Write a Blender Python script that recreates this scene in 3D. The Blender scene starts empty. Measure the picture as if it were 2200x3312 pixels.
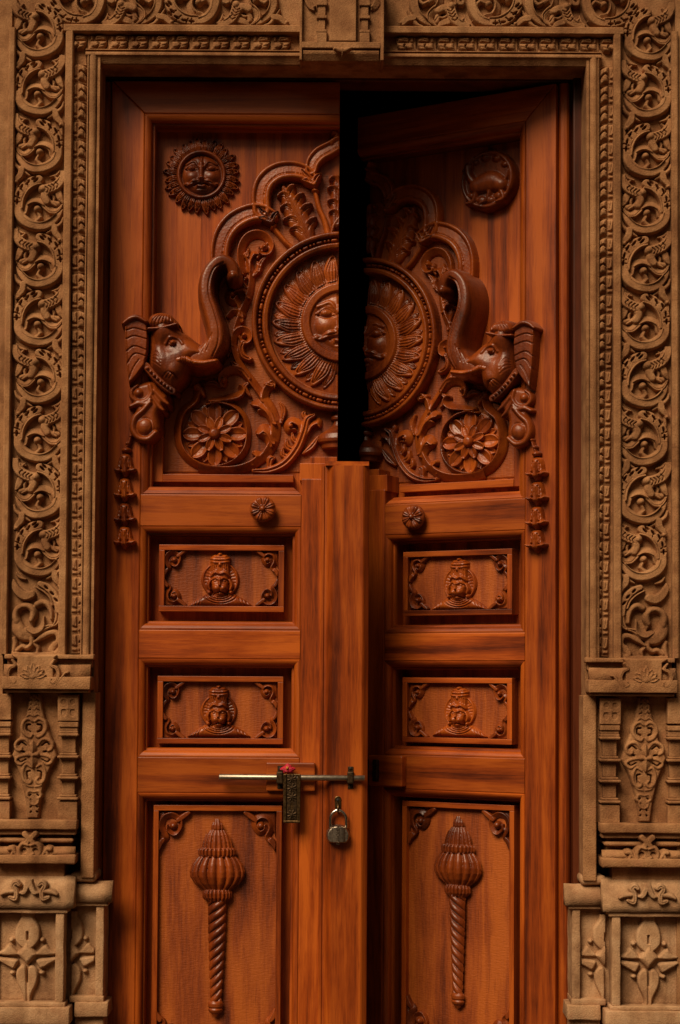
import bpy, bmesh, math, random
import numpy as np
R = math.radians
rng = random.Random(7)
C = bpy.context.scene
COL = C.collection

# ------------------------------------------------------------------ camera, sky, sun, exposure
D = 5.0; S = 0.000855; F = D / S; CX, CY = 1100.0, 1945.0
CAM = np.array([0.0, -D, 1.30]); PITCH, YAW, ROLL = R(2.5), R(0.0), R(0.35)
fwd = np.array([math.sin(YAW) * math.cos(PITCH), math.cos(YAW) * math.cos(PITCH), math.sin(PITCH)])
rt0 = np.array([math.cos(YAW), -math.sin(YAW), 0.0]); up0 = np.cross(rt0, fwd)
rt = rt0 * math.cos(ROLL) + up0 * math.sin(ROLL); up = -rt0 * math.sin(ROLL) + up0 * math.cos(ROLL)
cam_d = bpy.data.cameras.new('camera'); cam = bpy.data.objects.new('camera', cam_d); COL.objects.link(cam)
from mathutils import Matrix, Vector
cam.matrix_world = Matrix(((rt[0], up[0], -fwd[0], CAM[0]), (rt[1], up[1], -fwd[1], CAM[1]), (rt[2], up[2], -fwd[2], CAM[2]), (0, 0, 0, 1)))
cam_d.sensor_fit = 'VERTICAL'; cam_d.angle = 2 * math.atan(1656.0 / F); cam_d.clip_end = 2000; cam_d.shift_y = (CY - 1656.0) / 3312.0
C.camera = cam

world = bpy.data.worlds.new('World'); C.world = world; world.use_nodes = True
wn, wl = world.node_tree.nodes, world.node_tree.links
wn.clear()
SUN_EL, SUN_AZ = 45.0, -32.0          # azimuth measured from straight in front of the door, minus = from the left
sky = wn.new('ShaderNodeTexSky'); sky.sky_type = 'NISHITA'; sky.sun_disc = False
sky.sun_elevation = R(SUN_EL); sky.sun_rotation = R(180 + SUN_AZ * -1); sky.dust_density = 6.0; sky.air_density = 1.0
hs = wn.new('ShaderNodeHueSaturation'); hs.inputs['Saturation'].default_value = 0.12
bg = wn.new('ShaderNodeBackground'); bg.inputs['Strength'].default_value = 0.05
wo = wn.new('ShaderNodeOutputWorld')
wl.new(sky.outputs[0], hs.inputs['Color']); 
tn = wn.new('ShaderNodeMix'); tn.data_type = 'RGBA'; tn.blend_type = 'MULTIPLY'; tn.inputs[0].default_value = 1.0; tn.inputs[7].default_value = (1.0, 0.80, 0.56, 1)   # warm white balance of the photograph
wl.new(hs.outputs[0], tn.inputs[6]); wl.new(tn.outputs[2], bg.inputs[0]); wl.new(bg.outputs[0], wo.inputs[0])
sun_d = bpy.data.lights.new('sun', 'SUN'); sun_d.energy = 5.0; sun_d.angle = R(30); sun_d.color = (1.0, 0.80, 0.56)
sun = bpy.data.objects.new('sun', sun_d); COL.objects.link(sun)
sdir = Vector((math.sin(R(SUN_AZ)) * math.cos(R(SUN_EL)), -math.cos(R(SUN_AZ)) * math.cos(R(SUN_EL)), math.sin(R(SUN_EL))))
sun.rotation_euler = sdir.to_track_quat('Z', 'Y').to_euler()
C.view_settings.view_transform = 'Standard'; C.view_settings.look = 'None'
C.view_settings.exposure = -0.45; C.view_settings.gamma = 1.0; C.view_settings.use_curve_mapping = False

# ------------------------------------------------------------------ from a measured photo point to the plane it lies on
def W(px, py, d=0.0):
    px = np.asarray(px, float); py = np.asarray(py, float)
    a = (px - CX) / F; b = (CY - py) / F
    dr = [fwd[i] + rt[i] * a + up[i] * b for i in range(3)]
    t = (d - CAM[1]) / dr[1]
    return CAM[0] + t * dr[0], CAM[1] + t * dr[1], CAM[2] + t * dr[2]

# ------------------------------------------------------------------ materials
def nodes(name):
    m = bpy.data.materials.new(name); m.use_nodes = True
    nt = m.node_tree; b = nt.nodes['Principled BSDF']
    return m, nt.nodes, nt.links, b
def ramp(n, stops):
    r = n.new('ShaderNodeValToRGB'); e = r.color_ramp.elements
    e[0].position, e[0].color = stops[0][0], (*stops[0][1], 1); e[1].position, e[1].color = stops[-1][0], (*stops[-1][1], 1)
    for p, c in stops[1:-1]:
        q = e.new(p); q.color = (*c, 1)
    return r
def wood(name, scale, dark, mid, light, rough=(0.30, 0.46), bump=0.15, punch=0.0, var=(0.76, 1.18), chisel=0.0):
    m, n, l, b = nodes(name)
    tc = n.new('ShaderNodeTexCoord'); oi = n.new('ShaderNodeObjectInfo')
    ad = n.new('ShaderNodeVectorMath'); ad.operation = 'MULTIPLY_ADD'
    ad.inputs[1].default_value = (1, 1, 1)
    cm = n.new('ShaderNodeVectorMath'); cm.operation = 'SCALE'; cm.inputs[0].default_value = (3.1, 1.7, 5.3)
    l.new(oi.outputs['Random'], cm.inputs['Scale']); l.new(tc.outputs['Object'], ad.inputs[0]); l.new(cm.outputs[0], ad.inputs[2])
    mp = n.new('ShaderNodeMapping'); mp.inputs['Scale'].default_value = scale; l.new(ad.outputs[0], mp.inputs[0])
    big = n.new('ShaderNodeTexNoise'); big.inputs['Scale'].default_value = 0.22; big.inputs['Detail'].default_value = 3; big.inputs['Distortion'].default_value = 0.6
    fine = n.new('ShaderNodeTexNoise'); fine.inputs['Scale'].default_value = 2.4; fine.inputs['Detail'].default_value = 7; fine.inputs['Roughness'].default_value = 0.65
    l.new(mp.outputs[0], big.inputs[0]); l.new(mp.outputs[0], fine.inputs[0])
    blot = n.new('ShaderNodeTexNoise'); blot.inputs['Scale'].default_value = 5.0; blot.inputs['Detail'].default_value = 4; l.new(ad.outputs[0], blot.inputs[0])
    wv = n.new('ShaderNodeMath'); wv.operation = 'MULTIPLY_ADD'; wv.inputs[1].default_value = 0.66; l.new(big.outputs[0], wv.inputs[0])
    fm = n.new('ShaderNodeMath'); fm.operation = 'MULTIPLY'; fm.inputs[1].default_value = 0.25; l.new(fine.outputs[0], fm.inputs[0]); l.new(fm.outputs[0], wv.inputs[2])
    w2 = n.new('ShaderNodeMath'); w2.operation = 'MULTIPLY_ADD'; w2.inputs[1].default_value = 0.22; l.new(blot.outputs[0], w2.inputs[0]); l.new(wv.outputs[0], w2.inputs[2])
    r = ramp(n, [(0.41, dark), (0.53, mid), (0.65, light)]); l.new(w2.outputs[0], r.inputs[0])
    # thin dark pores and streaks along the grain, a few knots
    st = n.new('ShaderNodeTexNoise'); st.inputs['Scale'].default_value = 1.5; st.inputs['Detail'].default_value = 3; st.inputs['Distortion'].default_value = 1.2
    l.new(mp.outputs[0], st.inputs[0])
    sr = ramp(n, [(0.30, (0.50, 0.40, 0.33)), (0.42, (1, 1, 1)), (1.0, (1, 1, 1))]); l.new(st.outputs[0], sr.inputs[0])
    mx = n.new('ShaderNodeMix'); mx.data_type = 'RGBA'; mx.blend_type = 'MULTIPLY'; mx.inputs[0].default_value = 0.45
    l.new(r.outputs[0], mx.inputs[6]); l.new(sr.outputs[0], mx.inputs[7])
    vr = n.new('ShaderNodeMapRange'); vr.inputs[3].default_value = var[0]; vr.inputs[4].default_value = var[1]; l.new(oi.outputs['Random'], vr.inputs[0])
    hv = n.new('ShaderNodeHueSaturation'); l.new(vr.outputs[0], hv.inputs['Value']); l.new(mx.outputs[2], hv.inputs['Color'])
    l.new(hv.outputs[0], b.inputs['Base Color'])
    rr = n.new('ShaderNodeMapRange'); rr.inputs[3].default_value = rough[0]; rr.inputs[4].default_value = rough[1]
    l.new(blot.outputs[0], rr.inputs[0]); l.new(rr.outputs[0], b.inputs['Roughness'])
    bp = n.new('ShaderNodeBump'); bp.inputs['Strength'].default_value = bump; bp.inputs['Distance'].default_value = 0.002
    l.new(fine.outputs[0], bp.inputs['Height'])
    if chisel:
        cv = n.new('ShaderNodeTexVoronoi'); cv.inputs['Scale'].default_value = 150; l.new(tc.outputs['Object'], cv.inputs[0])
        bc = n.new('ShaderNodeBump'); bc.inputs['Strength'].default_value = chisel; bc.inputs['Distance'].default_value = 0.004
        l.new(cv.outputs['Distance'], bc.inputs['Height']); l.new(bp.outputs[0], bc.inputs['Normal']); bp = bc
    if punch:
        # rows of little tool marks left on the background
        mp2 = n.new('ShaderNodeMapping'); mp2.inputs['Scale'].default_value = (70, 70, 260); l.new(tc.outputs['Object'], mp2.inputs[0])
        vo = n.new('ShaderNodeTexVoronoi'); vo.inputs['Scale'].default_value = 1.0; vo.inputs['Randomness'].default_value = 0.75; l.new(mp2.outputs[0], vo.inputs[0])
        bp2 = n.new('ShaderNodeBump'); bp2.inputs['Strength'].default_value = punch; bp2.inputs['Distance'].default_value = 0.004
        l.new(vo.outputs['Distance'], bp2.inputs['Height']); l.new(bp.outputs[0], bp2.inputs['Normal']); bp = bp2
    l.new(bp.outputs[0], b.inputs['Normal'])
    b.inputs['Specular IOR Level'].default_value = 0.4
    return m
DK, MD, LT = (0.085, 0.013, 0.0022), (0.265, 0.046, 0.0044), (0.43, 0.092, 0.0085)
M = {}
M['wood_v'] = wood('teak_upright_grain', (105, 105, 6), DK, MD, LT)
M['plank'] = wood('teak_panel_boards', (100, 100, 5), DK, MD, LT, var=(0.93, 1.05))
M['wood_h'] = wood('teak_level_grain', (6, 105, 105), DK, MD, LT)
M['carve'] = wood('teak_carving', (40, 40, 12), (0.07, 0.011, 0.002), (0.21, 0.037, 0.0044), (0.34, 0.072, 0.0078), rough=(0.25, 0.43), bump=0.12, chisel=0.10)
M['carve_dark'] = wood('teak_carving_dark_varnish', (40, 40, 12), (0.055, 0.009, 0.0018), (0.15, 0.026, 0.0034), (0.25, 0.049, 0.006), rough=(0.28, 0.46), bump=0.12, chisel=0.10, var=(0.85, 1.12))
M['punch'] = wood('teak_tooled_background', (70, 70, 6), DK, (0.245, 0.047, 0.0046), (0.38, 0.087, 0.0085), rough=(0.45, 0.6), punch=0.16, var=(0.92, 1.06))
M['wood_frame'] = wood('teak_frame_dark', (70, 70, 5), (0.03, 0.007, 0.002), (0.09, 0.018, 0.004), (0.12, 0.026, 0.006))

def stone(name, a, bcol, c, bump=0.65):
    m, n, l, b = nodes(name)
    tc = n.new('ShaderNodeTexCoord'); geo = n.new('ShaderNodeNewGeometry'); oi = n.new('ShaderNodeObjectInfo')
    n1 = n.new('ShaderNodeTexNoise'); n1.inputs['Scale'].default_value = 4.5; n1.inputs['Detail'].default_value = 6; n1.inputs['Roughness'].default_value = 0.6
    n2 = n.new('ShaderNodeTexNoise'); n2.inputs['Scale'].default_value = 26; n2.inputs['Detail'].default_value = 5
    n3 = n.new('ShaderNodeTexNoise'); n3.inputs['Scale'].default_value = 260; n3.inputs['Detail'].default_value = 3
    for q in (n1, n2, n3): l.new(geo.outputs['Position'], q.inputs[0])
    ad = n.new('ShaderNodeMath'); ad.operation = 'MULTIPLY_ADD'; ad.inputs[1].default_value = 0.6; l.new(n1.outputs[0], ad.inputs[0])
    a2 = n.new('ShaderNodeMath'); a2.operation = 'MULTIPLY'; a2.inputs[1].default_value = 0.4; l.new(n2.outputs[0], a2.inputs[0]); l.new(a2.outputs[0], ad.inputs[2])
    r = ramp(n, [(0.40, a), (0.51, bcol), (0.62, c)]); l.new(ad.outputs[0], r.inputs[0])
    gr = ramp(n, [(0.3, (0.72, 0.70, 0.68)), (0.6, (1.06, 1.05, 1.04))]); l.new(n3.outputs[0], gr.inputs[0])
    mx = n.new('ShaderNodeMix'); mx.data_type = 'RGBA'; mx.blend_type = 'MULTIPLY'; mx.inputs[0].default_value = 0.7
    l.new(r.outputs[0], mx.inputs[6]); l.new(gr.outputs[0], mx.inputs[7])
    # pale dust rubbed off the worn places and reddish iron stains
    n4 = n.new('ShaderNodeTexNoise'); n4.inputs['Scale'].default_value = 9; n4.inputs['Detail'].default_value = 7; n4.inputs['Roughness'].default_value = 0.7; l.new(geo.outputs['Position'], n4.inputs[0])
    sr = ramp(n, [(0.56, (0, 0, 0)), (0.70, (0.75, 0.75, 0.75))]); l.new(n4.outputs[0], sr.inputs[0])
    m2 = n.new('ShaderNodeMix'); m2.data_type = 'RGBA'; l.new(sr.outputs[0], m2.inputs[0]); l.new(mx.outputs[2], m2.inputs[6]); m2.inputs[7].default_value = (0.30, 0.125, 0.055, 1)
    mpv = n.new('ShaderNodeMapping'); mpv.inputs['Scale'].default_value = (16, 16, 2.2); l.new(geo.outputs['Position'], mpv.inputs[0])
    n5 = n.new('ShaderNodeTexNoise'); n5.inputs['Scale'].default_value = 1.0; n5.inputs['Detail'].default_value = 5; l.new(mpv.outputs[0], n5.inputs[0])
    dr = ramp(n, [(0.34, (0.58, 0.54, 0.50)), (0.50, (1, 1, 1)), (0.70, (1.14, 1.14, 1.14))]); l.new(n5.outputs[0], dr.inputs[0])
    m3 = n.new('ShaderNodeMix'); m3.data_type = 'RGBA'; m3.blend_type = 'MULTIPLY'; m3.inputs[0].default_value = 0.8; l.new(m2.outputs[2], m3.inputs[6]); l.new(dr.outputs[0], m3.inputs[7])
    l.new(m3.outputs[2], b.inputs['Base Color'])
    b.inputs['Roughness'].default_value = 0.88; b.inputs['Specular IOR Level'].default_value = 0.25
    sm = n.new('ShaderNodeMath'); sm.operation = 'MULTIPLY_ADD'; sm.inputs[1].default_value = 0.5; l.new(n2.outputs[0], sm.inputs[0]); l.new(n3.outputs[0], sm.inputs[2])
    bp = n.new('ShaderNodeBump'); bp.inputs['Strength'].default_value = bump; bp.inputs['Distance'].default_value = 0.0032
    l.new(sm.outputs[0], bp.inputs['Height']); l.new(bp.outputs[0], b.inputs['Normal'])
    return m
M['stone'] = stone('sandstone', (0.22, 0.095, 0.037), (0.325, 0.155, 0.064), (0.41, 0.212, 0.095))
M['stone_pale'] = stone('sandstone_pale', (0.29, 0.150, 0.073), (0.41, 0.232, 0.117), (0.50, 0.305, 0.167))
M['stone_floor'] = stone('paving_stone', (0.05, 0.032, 0.02), (0.075, 0.048, 0.03), (0.10, 0.065, 0.04))
def plain(name, col, rough, metal=0.0, nscale=60, var=0.3):
    m, n, l, b = nodes(name)
    tc = n.new('ShaderNodeTexCoord'); no = n.new('ShaderNodeTexNoise'); no.inputs['Scale'].default_value = nscale; no.inputs['Detail'].default_value = 5
    l.new(tc.outputs['Object'], no.inputs[0])
    r = ramp(n, [(0.3, tuple(c * (1 - var) for c in col)), (0.7, tuple(min(1, c * (1 + var)) for c in col))]); l.new(no.outputs[0], r.inputs[0]); l.new(r.outputs[0], b.inputs['Base Color'])
    b.inputs['Metallic'].default_value = metal
    rr = n.new('ShaderNodeMapRange'); rr.inputs[3].default_value = rough * 0.75; rr.inputs[4].default_value = min(1, rough * 1.3); l.new(no.outputs[0], rr.inputs[0]); l.new(rr.outputs[0], b.inputs['Roughness'])
    return m
M['steel'] = plain('brushed_steel', (0.36, 0.31, 0.24), 0.42, 1.0, 90, 0.2)
M['brass'] = plain('old_brass', (0.12, 0.070, 0.030), 0.42, 1.0, 140, 0.5)
M['brass_dark'] = plain('blackened_brass', (0.05, 0.028, 0.012), 0.55, 0.8, 160, 0.6)
M['lock'] = plain('padlock_steel', (0.30, 0.245, 0.19), 0.38, 1.0, 200, 0.25)
M['chrome'] = plain('shackle_steel', (0.55, 0.48, 0.40), 0.2, 1.0, 60, 0.1)
M['hole'] = plain('screw_hole', (0.012, 0.008, 0.006), 0.7)
M['petal'] = plain('red_petal', (0.45, 0.012, 0.035), 0.55, 0, 200, 0.35)
M['stamen'] = plain('yellow_stamen', (0.5, 0.22, 0.03), 0.6)
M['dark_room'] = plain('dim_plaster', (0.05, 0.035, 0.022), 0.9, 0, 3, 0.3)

# ------------------------------------------------------------------ carving: height fields drawn with strokes, domes, polygons and grooves
def catmull(P, closed=False, step=3.0):
    P = [np.array(p, float) for p in P]
    if len(P) < 3 and not closed:
        n = max(2, int(np.linalg.norm(P[1][:2] - P[0][:2]) / step) + 1)
        return np.array([P[0] + (P[1] - P[0]) * t for t in np.linspace(0, 1, n)])
    Q = ([P[-1]] + P + [P[0], P[1]]) if closed else ([2 * P[0] - P[1]] + P + [2 * P[-1] - P[-2]])
    out = []
    for i in range(1, len(Q) - 2):
        a, b, c, d = Q[i - 1], Q[i], Q[i + 1], Q[i + 2]
        n = max(2, int(np.linalg.norm(c[:2] - b[:2]) / step) + 1)
        for t in np.linspace(0, 1, n, endpoint=False):
            out.append(0.5 * ((2 * b) + (c - a) * t + (2 * a - 5 * b + 4 * c - d) * t * t + (3 * b - a - 3 * c + d) * t ** 3))
    out.append(Q[-2])
    return np.array(out)
def prof(kind, q, sg):
    q = np.clip(q, 0, 1)
    if kind == 'round': return np.sqrt(1 - q * q)
    if kind == 'bulge': return np.sqrt(1 - q ** 4)
    if kind == 'flat': return np.sqrt(1 - np.clip((q - .62) / .38, 0, 1) ** 2)
    if kind == 'slab': return np.sqrt(1 - np.clip((q - .82) / .18, 0, 1) ** 2)
    if kind == 'tent': return 1 - q
    if kind == 'cup': return (0.52 + 0.48 * np.clip(q / .78, 0, 1) ** 2) * np.sqrt(1 - np.clip((q - .80) / .20, 0, 1) ** 2)
    if kind == 'rib': return np.sqrt(1 - q * q) * (1 - 0.38 * np.exp(-(q / .2) ** 2))
    if kind == 'vein': return np.sqrt(1 - q * q) * (1 - 0.3 * np.exp(-(q / .14) ** 2)) * (0.8 + 0.2 * q)
    if kind == 'hollow': return (0.62 + 0.38 * np.clip(sg * q * 1.1, -1, 1)) * np.sqrt(1 - np.clip((q - .72) / .28, 0, 1) ** 2)
    if kind == 'hollow2': return (0.62 - 0.38 * np.clip(sg * q * 1.1, -1, 1)) * np.sqrt(1 - np.clip((q - .72) / .28, 0, 1) ** 2)
    if kind == 'bands':      # scalloped arch: outer fillet, flat band, inner roll
        s = sg * q
        b1 = np.where(s < -.5, .66 + .34 * np.sqrt(np.clip(1 - ((s + .76) / .26) ** 2, 0, 1)), 0)
        b2 = np.where((s >= -.5) & (s < .28), .74 + .10 * np.clip((s + .5) / .78, 0, 1), 0)
        b3 = np.where(s >= .28, .48 + .52 * np.sqrt(np.clip(1 - ((s - .62) / .36) ** 2, 0, 1)), 0)
        return (b1 + b2 + b3) * np.sqrt(1 - np.clip((q - .9) / .1, 0, 1) ** 2)
    return np.ones_like(q)
LIMF = lambda y: 1091 + (1656 - y) * math.tan(ROLL)
class Rel:
    def __init__(s, x0, y0, x1, y1, st=2.5, floor=-42.0):
        s.x0, s.y0, s.st, s.floor = x0, y0, st, floor
        s.nx = int((x1 - x0) / st) + 2; s.ny = int((y1 - y0) / st) + 2
        s.X, s.Y = np.meshgrid(x0 + np.arange(s.nx) * st, y0 + np.arange(s.ny) * st)
        s.H = np.full(s.X.shape, floor, float)
    def win(s, xa, ya, xb, yb):
        i0 = max(0, int((xa - s.x0) / s.st)); i1 = min(s.nx, int((xb - s.x0) / s.st) + 2)
        j0 = max(0, int((ya - s.y0) / s.st)); j1 = min(s.ny, int((yb - s.y0) / s.st) + 2)
        return (slice(j0, max(j0, j1)), slice(i0, max(i0, i1)))
    def _near(s, pts, r, step):
        n = len(pts); rr = np.full(n, r, float) if np.isscalar(r) else np.interp(np.arange(n), np.linspace(0, n - 1, len(r)), r)
        P = catmull([(p[0], p[1], q) for p, q in zip(pts, rr)], step=step)
        m = rr.max() + 2.2 * s.st
        w = s.win(P[:, 0].min() - m, P[:, 1].min() - m, P[:, 0].max() + m, P[:, 1].max() + m)
        X, Y = s.X[w], s.Y[w]
        best = np.full(X.shape, 1e6); bd = np.full(X.shape, 1e6); br = np.ones(X.shape); sg = np.zeros(X.shape); T = np.zeros(X.shape)
        if X.size == 0: return w, best, bd, br, sg, T
        ox, oy = X[0, 0], Y[0, 0]
        for i in range(len(P) - 1):
            a, b = P[i], P[i + 1]; mr = max(a[2], b[2]) + 2.2 * s.st
            i0 = max(0, int((min(a[0], b[0]) - mr - ox) / s.st)); i1 = int((max(a[0], b[0]) + mr - ox) / s.st) + 2
            j0 = max(0, int((min(a[1], b[1]) - mr - oy) / s.st)); j1 = int((max(a[1], b[1]) + mr - oy) / s.st) + 2
            v = (slice(j0, max(j0, j1)), slice(i0, max(i0, i1)))
            x, y = X[v], Y[v]
            if x.size == 0: continue
            dx, dy = b[0] - a[0], b[1] - a[1]; L = dx * dx + dy * dy + 1e-9
            t = np.clip(((x - a[0]) * dx + (y - a[1]) * dy) / L, 0, 1)
            ex, ey = x - a[0] - t * dx, y - a[1] - t * dy
            d = np.hypot(ex, ey); ra = np.maximum(a[2] + t * (b[2] - a[2]), .3); q = d / ra
            k = q < best[v]
            best[v] = np.where(k, q, best[v]); bd[v] = np.where(k, d, bd[v]); br[v] = np.where(k, ra, br[v])
            sg[v] = np.where(k, np.sign(dx * ey - dy * ex), sg[v]); T[v] = np.where(k, (i + t) / (len(P) - 1), T[v])
        return w, best, bd, br, sg, T
    def stroke(s, pts, r, h=None, base=-36.0, kind='round', hk=0.9, lobes=0, ldep=0.25):
        w, q, d, ra, sg, T = s._near(pts, r, max(2.0, s.st * 1.2))
        if q.size == 0: return s
        hh = ra * hk if h is None else (np.full(q.shape, h, float) if np.isscalar(h) else np.interp(T, np.linspace(0, 1, len(h)), h))
        v = base + hh * prof(kind, q, sg)
        if lobes: v = v - hh * ldep * (0.5 + 0.5 * np.cos(T * lobes * 2 * math.pi + sg * q * 1.5)) ** 4
        v = np.where(q <= 1, v, base - (d - ra) * 14.0)
        s.H[w] = np.maximum(s.H[w], v); return s
    def dome(s, cx, cy, rx, ry=None, h=20, base=-36.0, ang=0.0, kind='round'):
        ry = rx if ry is None else ry; m = max(rx, ry) + 2.2 * s.st; w = s.win(cx - m, cy - m, cx + m, cy + m)
        x, y = s.X[w] - cx, s.Y[w] - cy; c, sn = math.cos(ang), math.sin(ang)
        q = np.hypot((x * c + y * sn) / rx, (-x * sn + y * c) / ry)
        v = np.where(q <= 1, base + h * prof(kind, q, np.sign(x)), base - (q - 1) * min(rx, ry) * 14)
        s.H[w] = np.maximum(s.H[w], v); return s
    def sdf(s, P, w):
        X, Y = s.X[w], s.Y[w]; d = np.full(X.shape, 1e9); ins = np.zeros(X.shape, bool); n = len(P)
        for i in range(n):
            a, b = P[i], P[(i + 1) % n]; dx, dy = b[0] - a[0], b[1] - a[1]; L = dx * dx + dy * dy + 1e-9
            t = np.clip(((X - a[0]) * dx + (Y - a[1]) * dy) / L, 0, 1); d = np.minimum(d, np.hypot(X - a[0] - t * dx, Y - a[1] - t * dy))
            if abs(dy) > 1e-9:
                ins ^= ((a[1] > Y) != (b[1] > Y)) & (X < dx * (Y - a[1]) / dy + a[0])
        return np.where(ins, d, -d)
    def poly(s, P, h, base=-36.0, b=8.0, smooth=False, mode='max'):
        if smooth: P = catmull(P, closed=True, step=6)[:-1]
        P = np.array(P)[:, :2]; m = 3 * s.st; w = s.win(P[:, 0].min() - m, P[:, 1].min() - m, P[:, 0].max() + m, P[:, 1].max() + m)
        d = s.sdf(P, w)
        v = np.where(d >= 0, base + h * np.sqrt(1 - (1 - np.clip(d / b, 0, 1)) ** 2), base + 14 * d)
        if mode == 'cut': s.H[w] = np.where(d > 0, np.minimum(s.H[w], base + h * 0 - np.minimum(d * 2, h)), s.H[w])
        else: s.H[w] = np.maximum(s.H[w], v)
        return s
    def groove(s, pts, wd, dep):
        w, q, d, ra, sg, T = s._near(pts, wd, max(2.0, s.st * 1.2))
        if q.size: s.H[w] = np.where(s.H[w] > s.floor + 1, s.H[w] - dep * np.clip(1 - q * q, 0, 1), s.H[w])
        return s
    def ridge(s, pts, wd, dep):
        return s.groove(pts, wd, -dep)
    def bump(s, cx, cy, rx, ry, dh, ang=0.0):
        m = max(rx, ry); w = s.win(cx - m, cy - m, cx + m, cy + m); x, y = s.X[w] - cx, s.Y[w] - cy; c, sn = math.cos(ang), math.sin(ang)
        q = ((x * c + y * sn) / rx) ** 2 + ((-x * sn + y * c) / ry) ** 2
        s.H[w] = np.where(s.H[w] > s.floor + 1, s.H[w] + dh * np.clip(1 - q, 0, 1) ** 1.5, s.H[w]); return s
    def hole(s, cx, cy, rx, ry, to, ang=0.0):
        m = max(rx, ry); w = s.win(cx - m, cy - m, cx + m, cy + m); x, y = s.X[w] - cx, s.Y[w] - cy; c, sn = math.cos(ang), math.sin(ang)
        q = ((x * c + y * sn) / rx) ** 2 + ((-x * sn + y * c) / ry) ** 2
        s.H[w] = np.where((q < 1) & (s.H[w] > to), to + (s.H[w] - to) * np.clip((q - .45) / .55, 0, 1), s.H[w]); return s
    def ring(s, cx, cy, r, wd, h, base=-36.0, kind='round'):
        m = r + wd + 2 * s.st; w = s.win(cx - m, cy - m, cx + m, cy + m)
        d = np.hypot(s.X[w] - cx, s.Y[w] - cy) - r; q = np.abs(d) / wd
        v = np.where(q <= 1, base + h * prof(kind, q, np.sign(d)), base - (q - 1) * wd * 14)
        s.H[w] = np.maximum(s.H[w], v); return s
    def clip(s, mask):
        s.H = np.where(mask, s.H, s.floor); return s
    def cut(s):
        'end the relief exactly at the free edge of the leaf'
        L = LIMF(s.Y[:, 0]); k = int(np.argmin(np.abs(s.X[0] - L.mean())))
        if s.X[0, -1] < L.min() - 1: return s
        s.X = s.X[:, :k + 2].copy(); s.Y = s.Y[:, :k + 2].copy(); s.H = s.H[:, :k + 2].copy()
        if s.X.shape[1] < k + 2:
            s.X = np.pad(s.X, ((0, 0), (0, 1)), mode='edge'); s.Y = np.pad(s.Y, ((0, 0), (0, 1)), mode='edge'); s.H = np.pad(s.H, ((0, 0), (0, 1)), mode='edge')
        s.X[:, k] = L; s.X[:, k + 1] = L + .2; s.H[:, k + 1] = s.floor; s.nx = k + 2; return s
    def smooth(s, n=1):
        for _ in range(n):
            p = np.pad(s.H, 1, mode='edge')
            s.H = (p[:-2, 1:-1] + p[2:, 1:-1] + p[1:-1, :-2] + p[1:-1, 2:] + 4 * s.H) / 8
        return s
    def geo(s, fmap):
        H = np.maximum(s.H, s.floor); on = H > s.floor + 1.0
        q = on[:-1, :-1] | on[1:, :-1] | on[:-1, 1:] | on[1:, 1:]
        jj, ii = np.nonzero(q); idx = lambda j, i: j * s.nx + i
        Fq = np.stack([idx(jj, ii), idx(jj + 1, ii), idx(jj + 1, ii + 1), idx(jj, ii + 1)], 1)
        u, inv = np.unique(Fq, return_inverse=True); Fq = inv.reshape(-1, 4)
        x, y, z = fmap(s.X.ravel()[u], s.Y.ravel()[u], H.ravel()[u])
        return np.stack([x, y, z], 1), Fq

# ------------------------------------------------------------------ mesh plumbing
def mesh(name, V, Fq, mat, smooth=True, flip=False):
    V = np.asarray(V, np.float32); me = bpy.data.meshes.new(name)
    if isinstance(Fq, np.ndarray):
        if flip: Fq = Fq[:, ::-1]
        n = len(Fq); me.vertices.add(len(V)); me.vertices.foreach_set('co', V.ravel())
        me.loops.add(n * 4); me.loops.foreach_set('vertex_index', np.ascontiguousarray(Fq).ravel().astype(np.int32))
        me.polygons.add(n); me.polygons.foreach_set('loop_start', np.arange(0, n * 4, 4, dtype=np.int32)); me.polygons.foreach_set('loop_total', np.full(n, 4, np.int32))
        me.update(calc_edges=True)
    else:
        me.from_pydata(V.tolist(), [], [list(reversed(f)) if flip else list(f) for f in Fq]); me.update()
    if smooth is True: me.polygons.foreach_set('use_smooth', np.ones(len(me.polygons), bool))
    me.materials.append(M[mat]); me.validate()
    return me
def bm_geo(bm):
    bm.verts.ensure_lookup_table(); bm.verts.index_update()
    V = np.array([v.co[:] for v in bm.verts]); Fq = [[v.index for v in f.verts] for f in bm.faces]; bm.free(); return V, Fq
def box(x0, x1, y0, y1, z0, z1, bev=0.0025, seg=2):
    bm = bmesh.new(); bmesh.ops.create_cube(bm, size=1.0)
    sx, sy, sz = abs(x1 - x0), abs(y1 - y0), abs(z1 - z0)
    for v in bm.verts: v.co = Vector(((x0 + x1) / 2 + v.co.x * sx, (y0 + y1) / 2 + v.co.y * sy, (z0 + z1) / 2 + v.co.z * sz))
    if bev: bmesh.ops.bevel(bm, geom=bm.edges[:], offset=min(bev, .45 * min(sx, sy, sz)), segments=seg, profile=0.5, affect='EDGES')
    bmesh.ops.recalc_face_normals(bm, faces=bm.faces[:])
    return bm_geo(bm)
from mathutils import noise as mnoise
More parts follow.
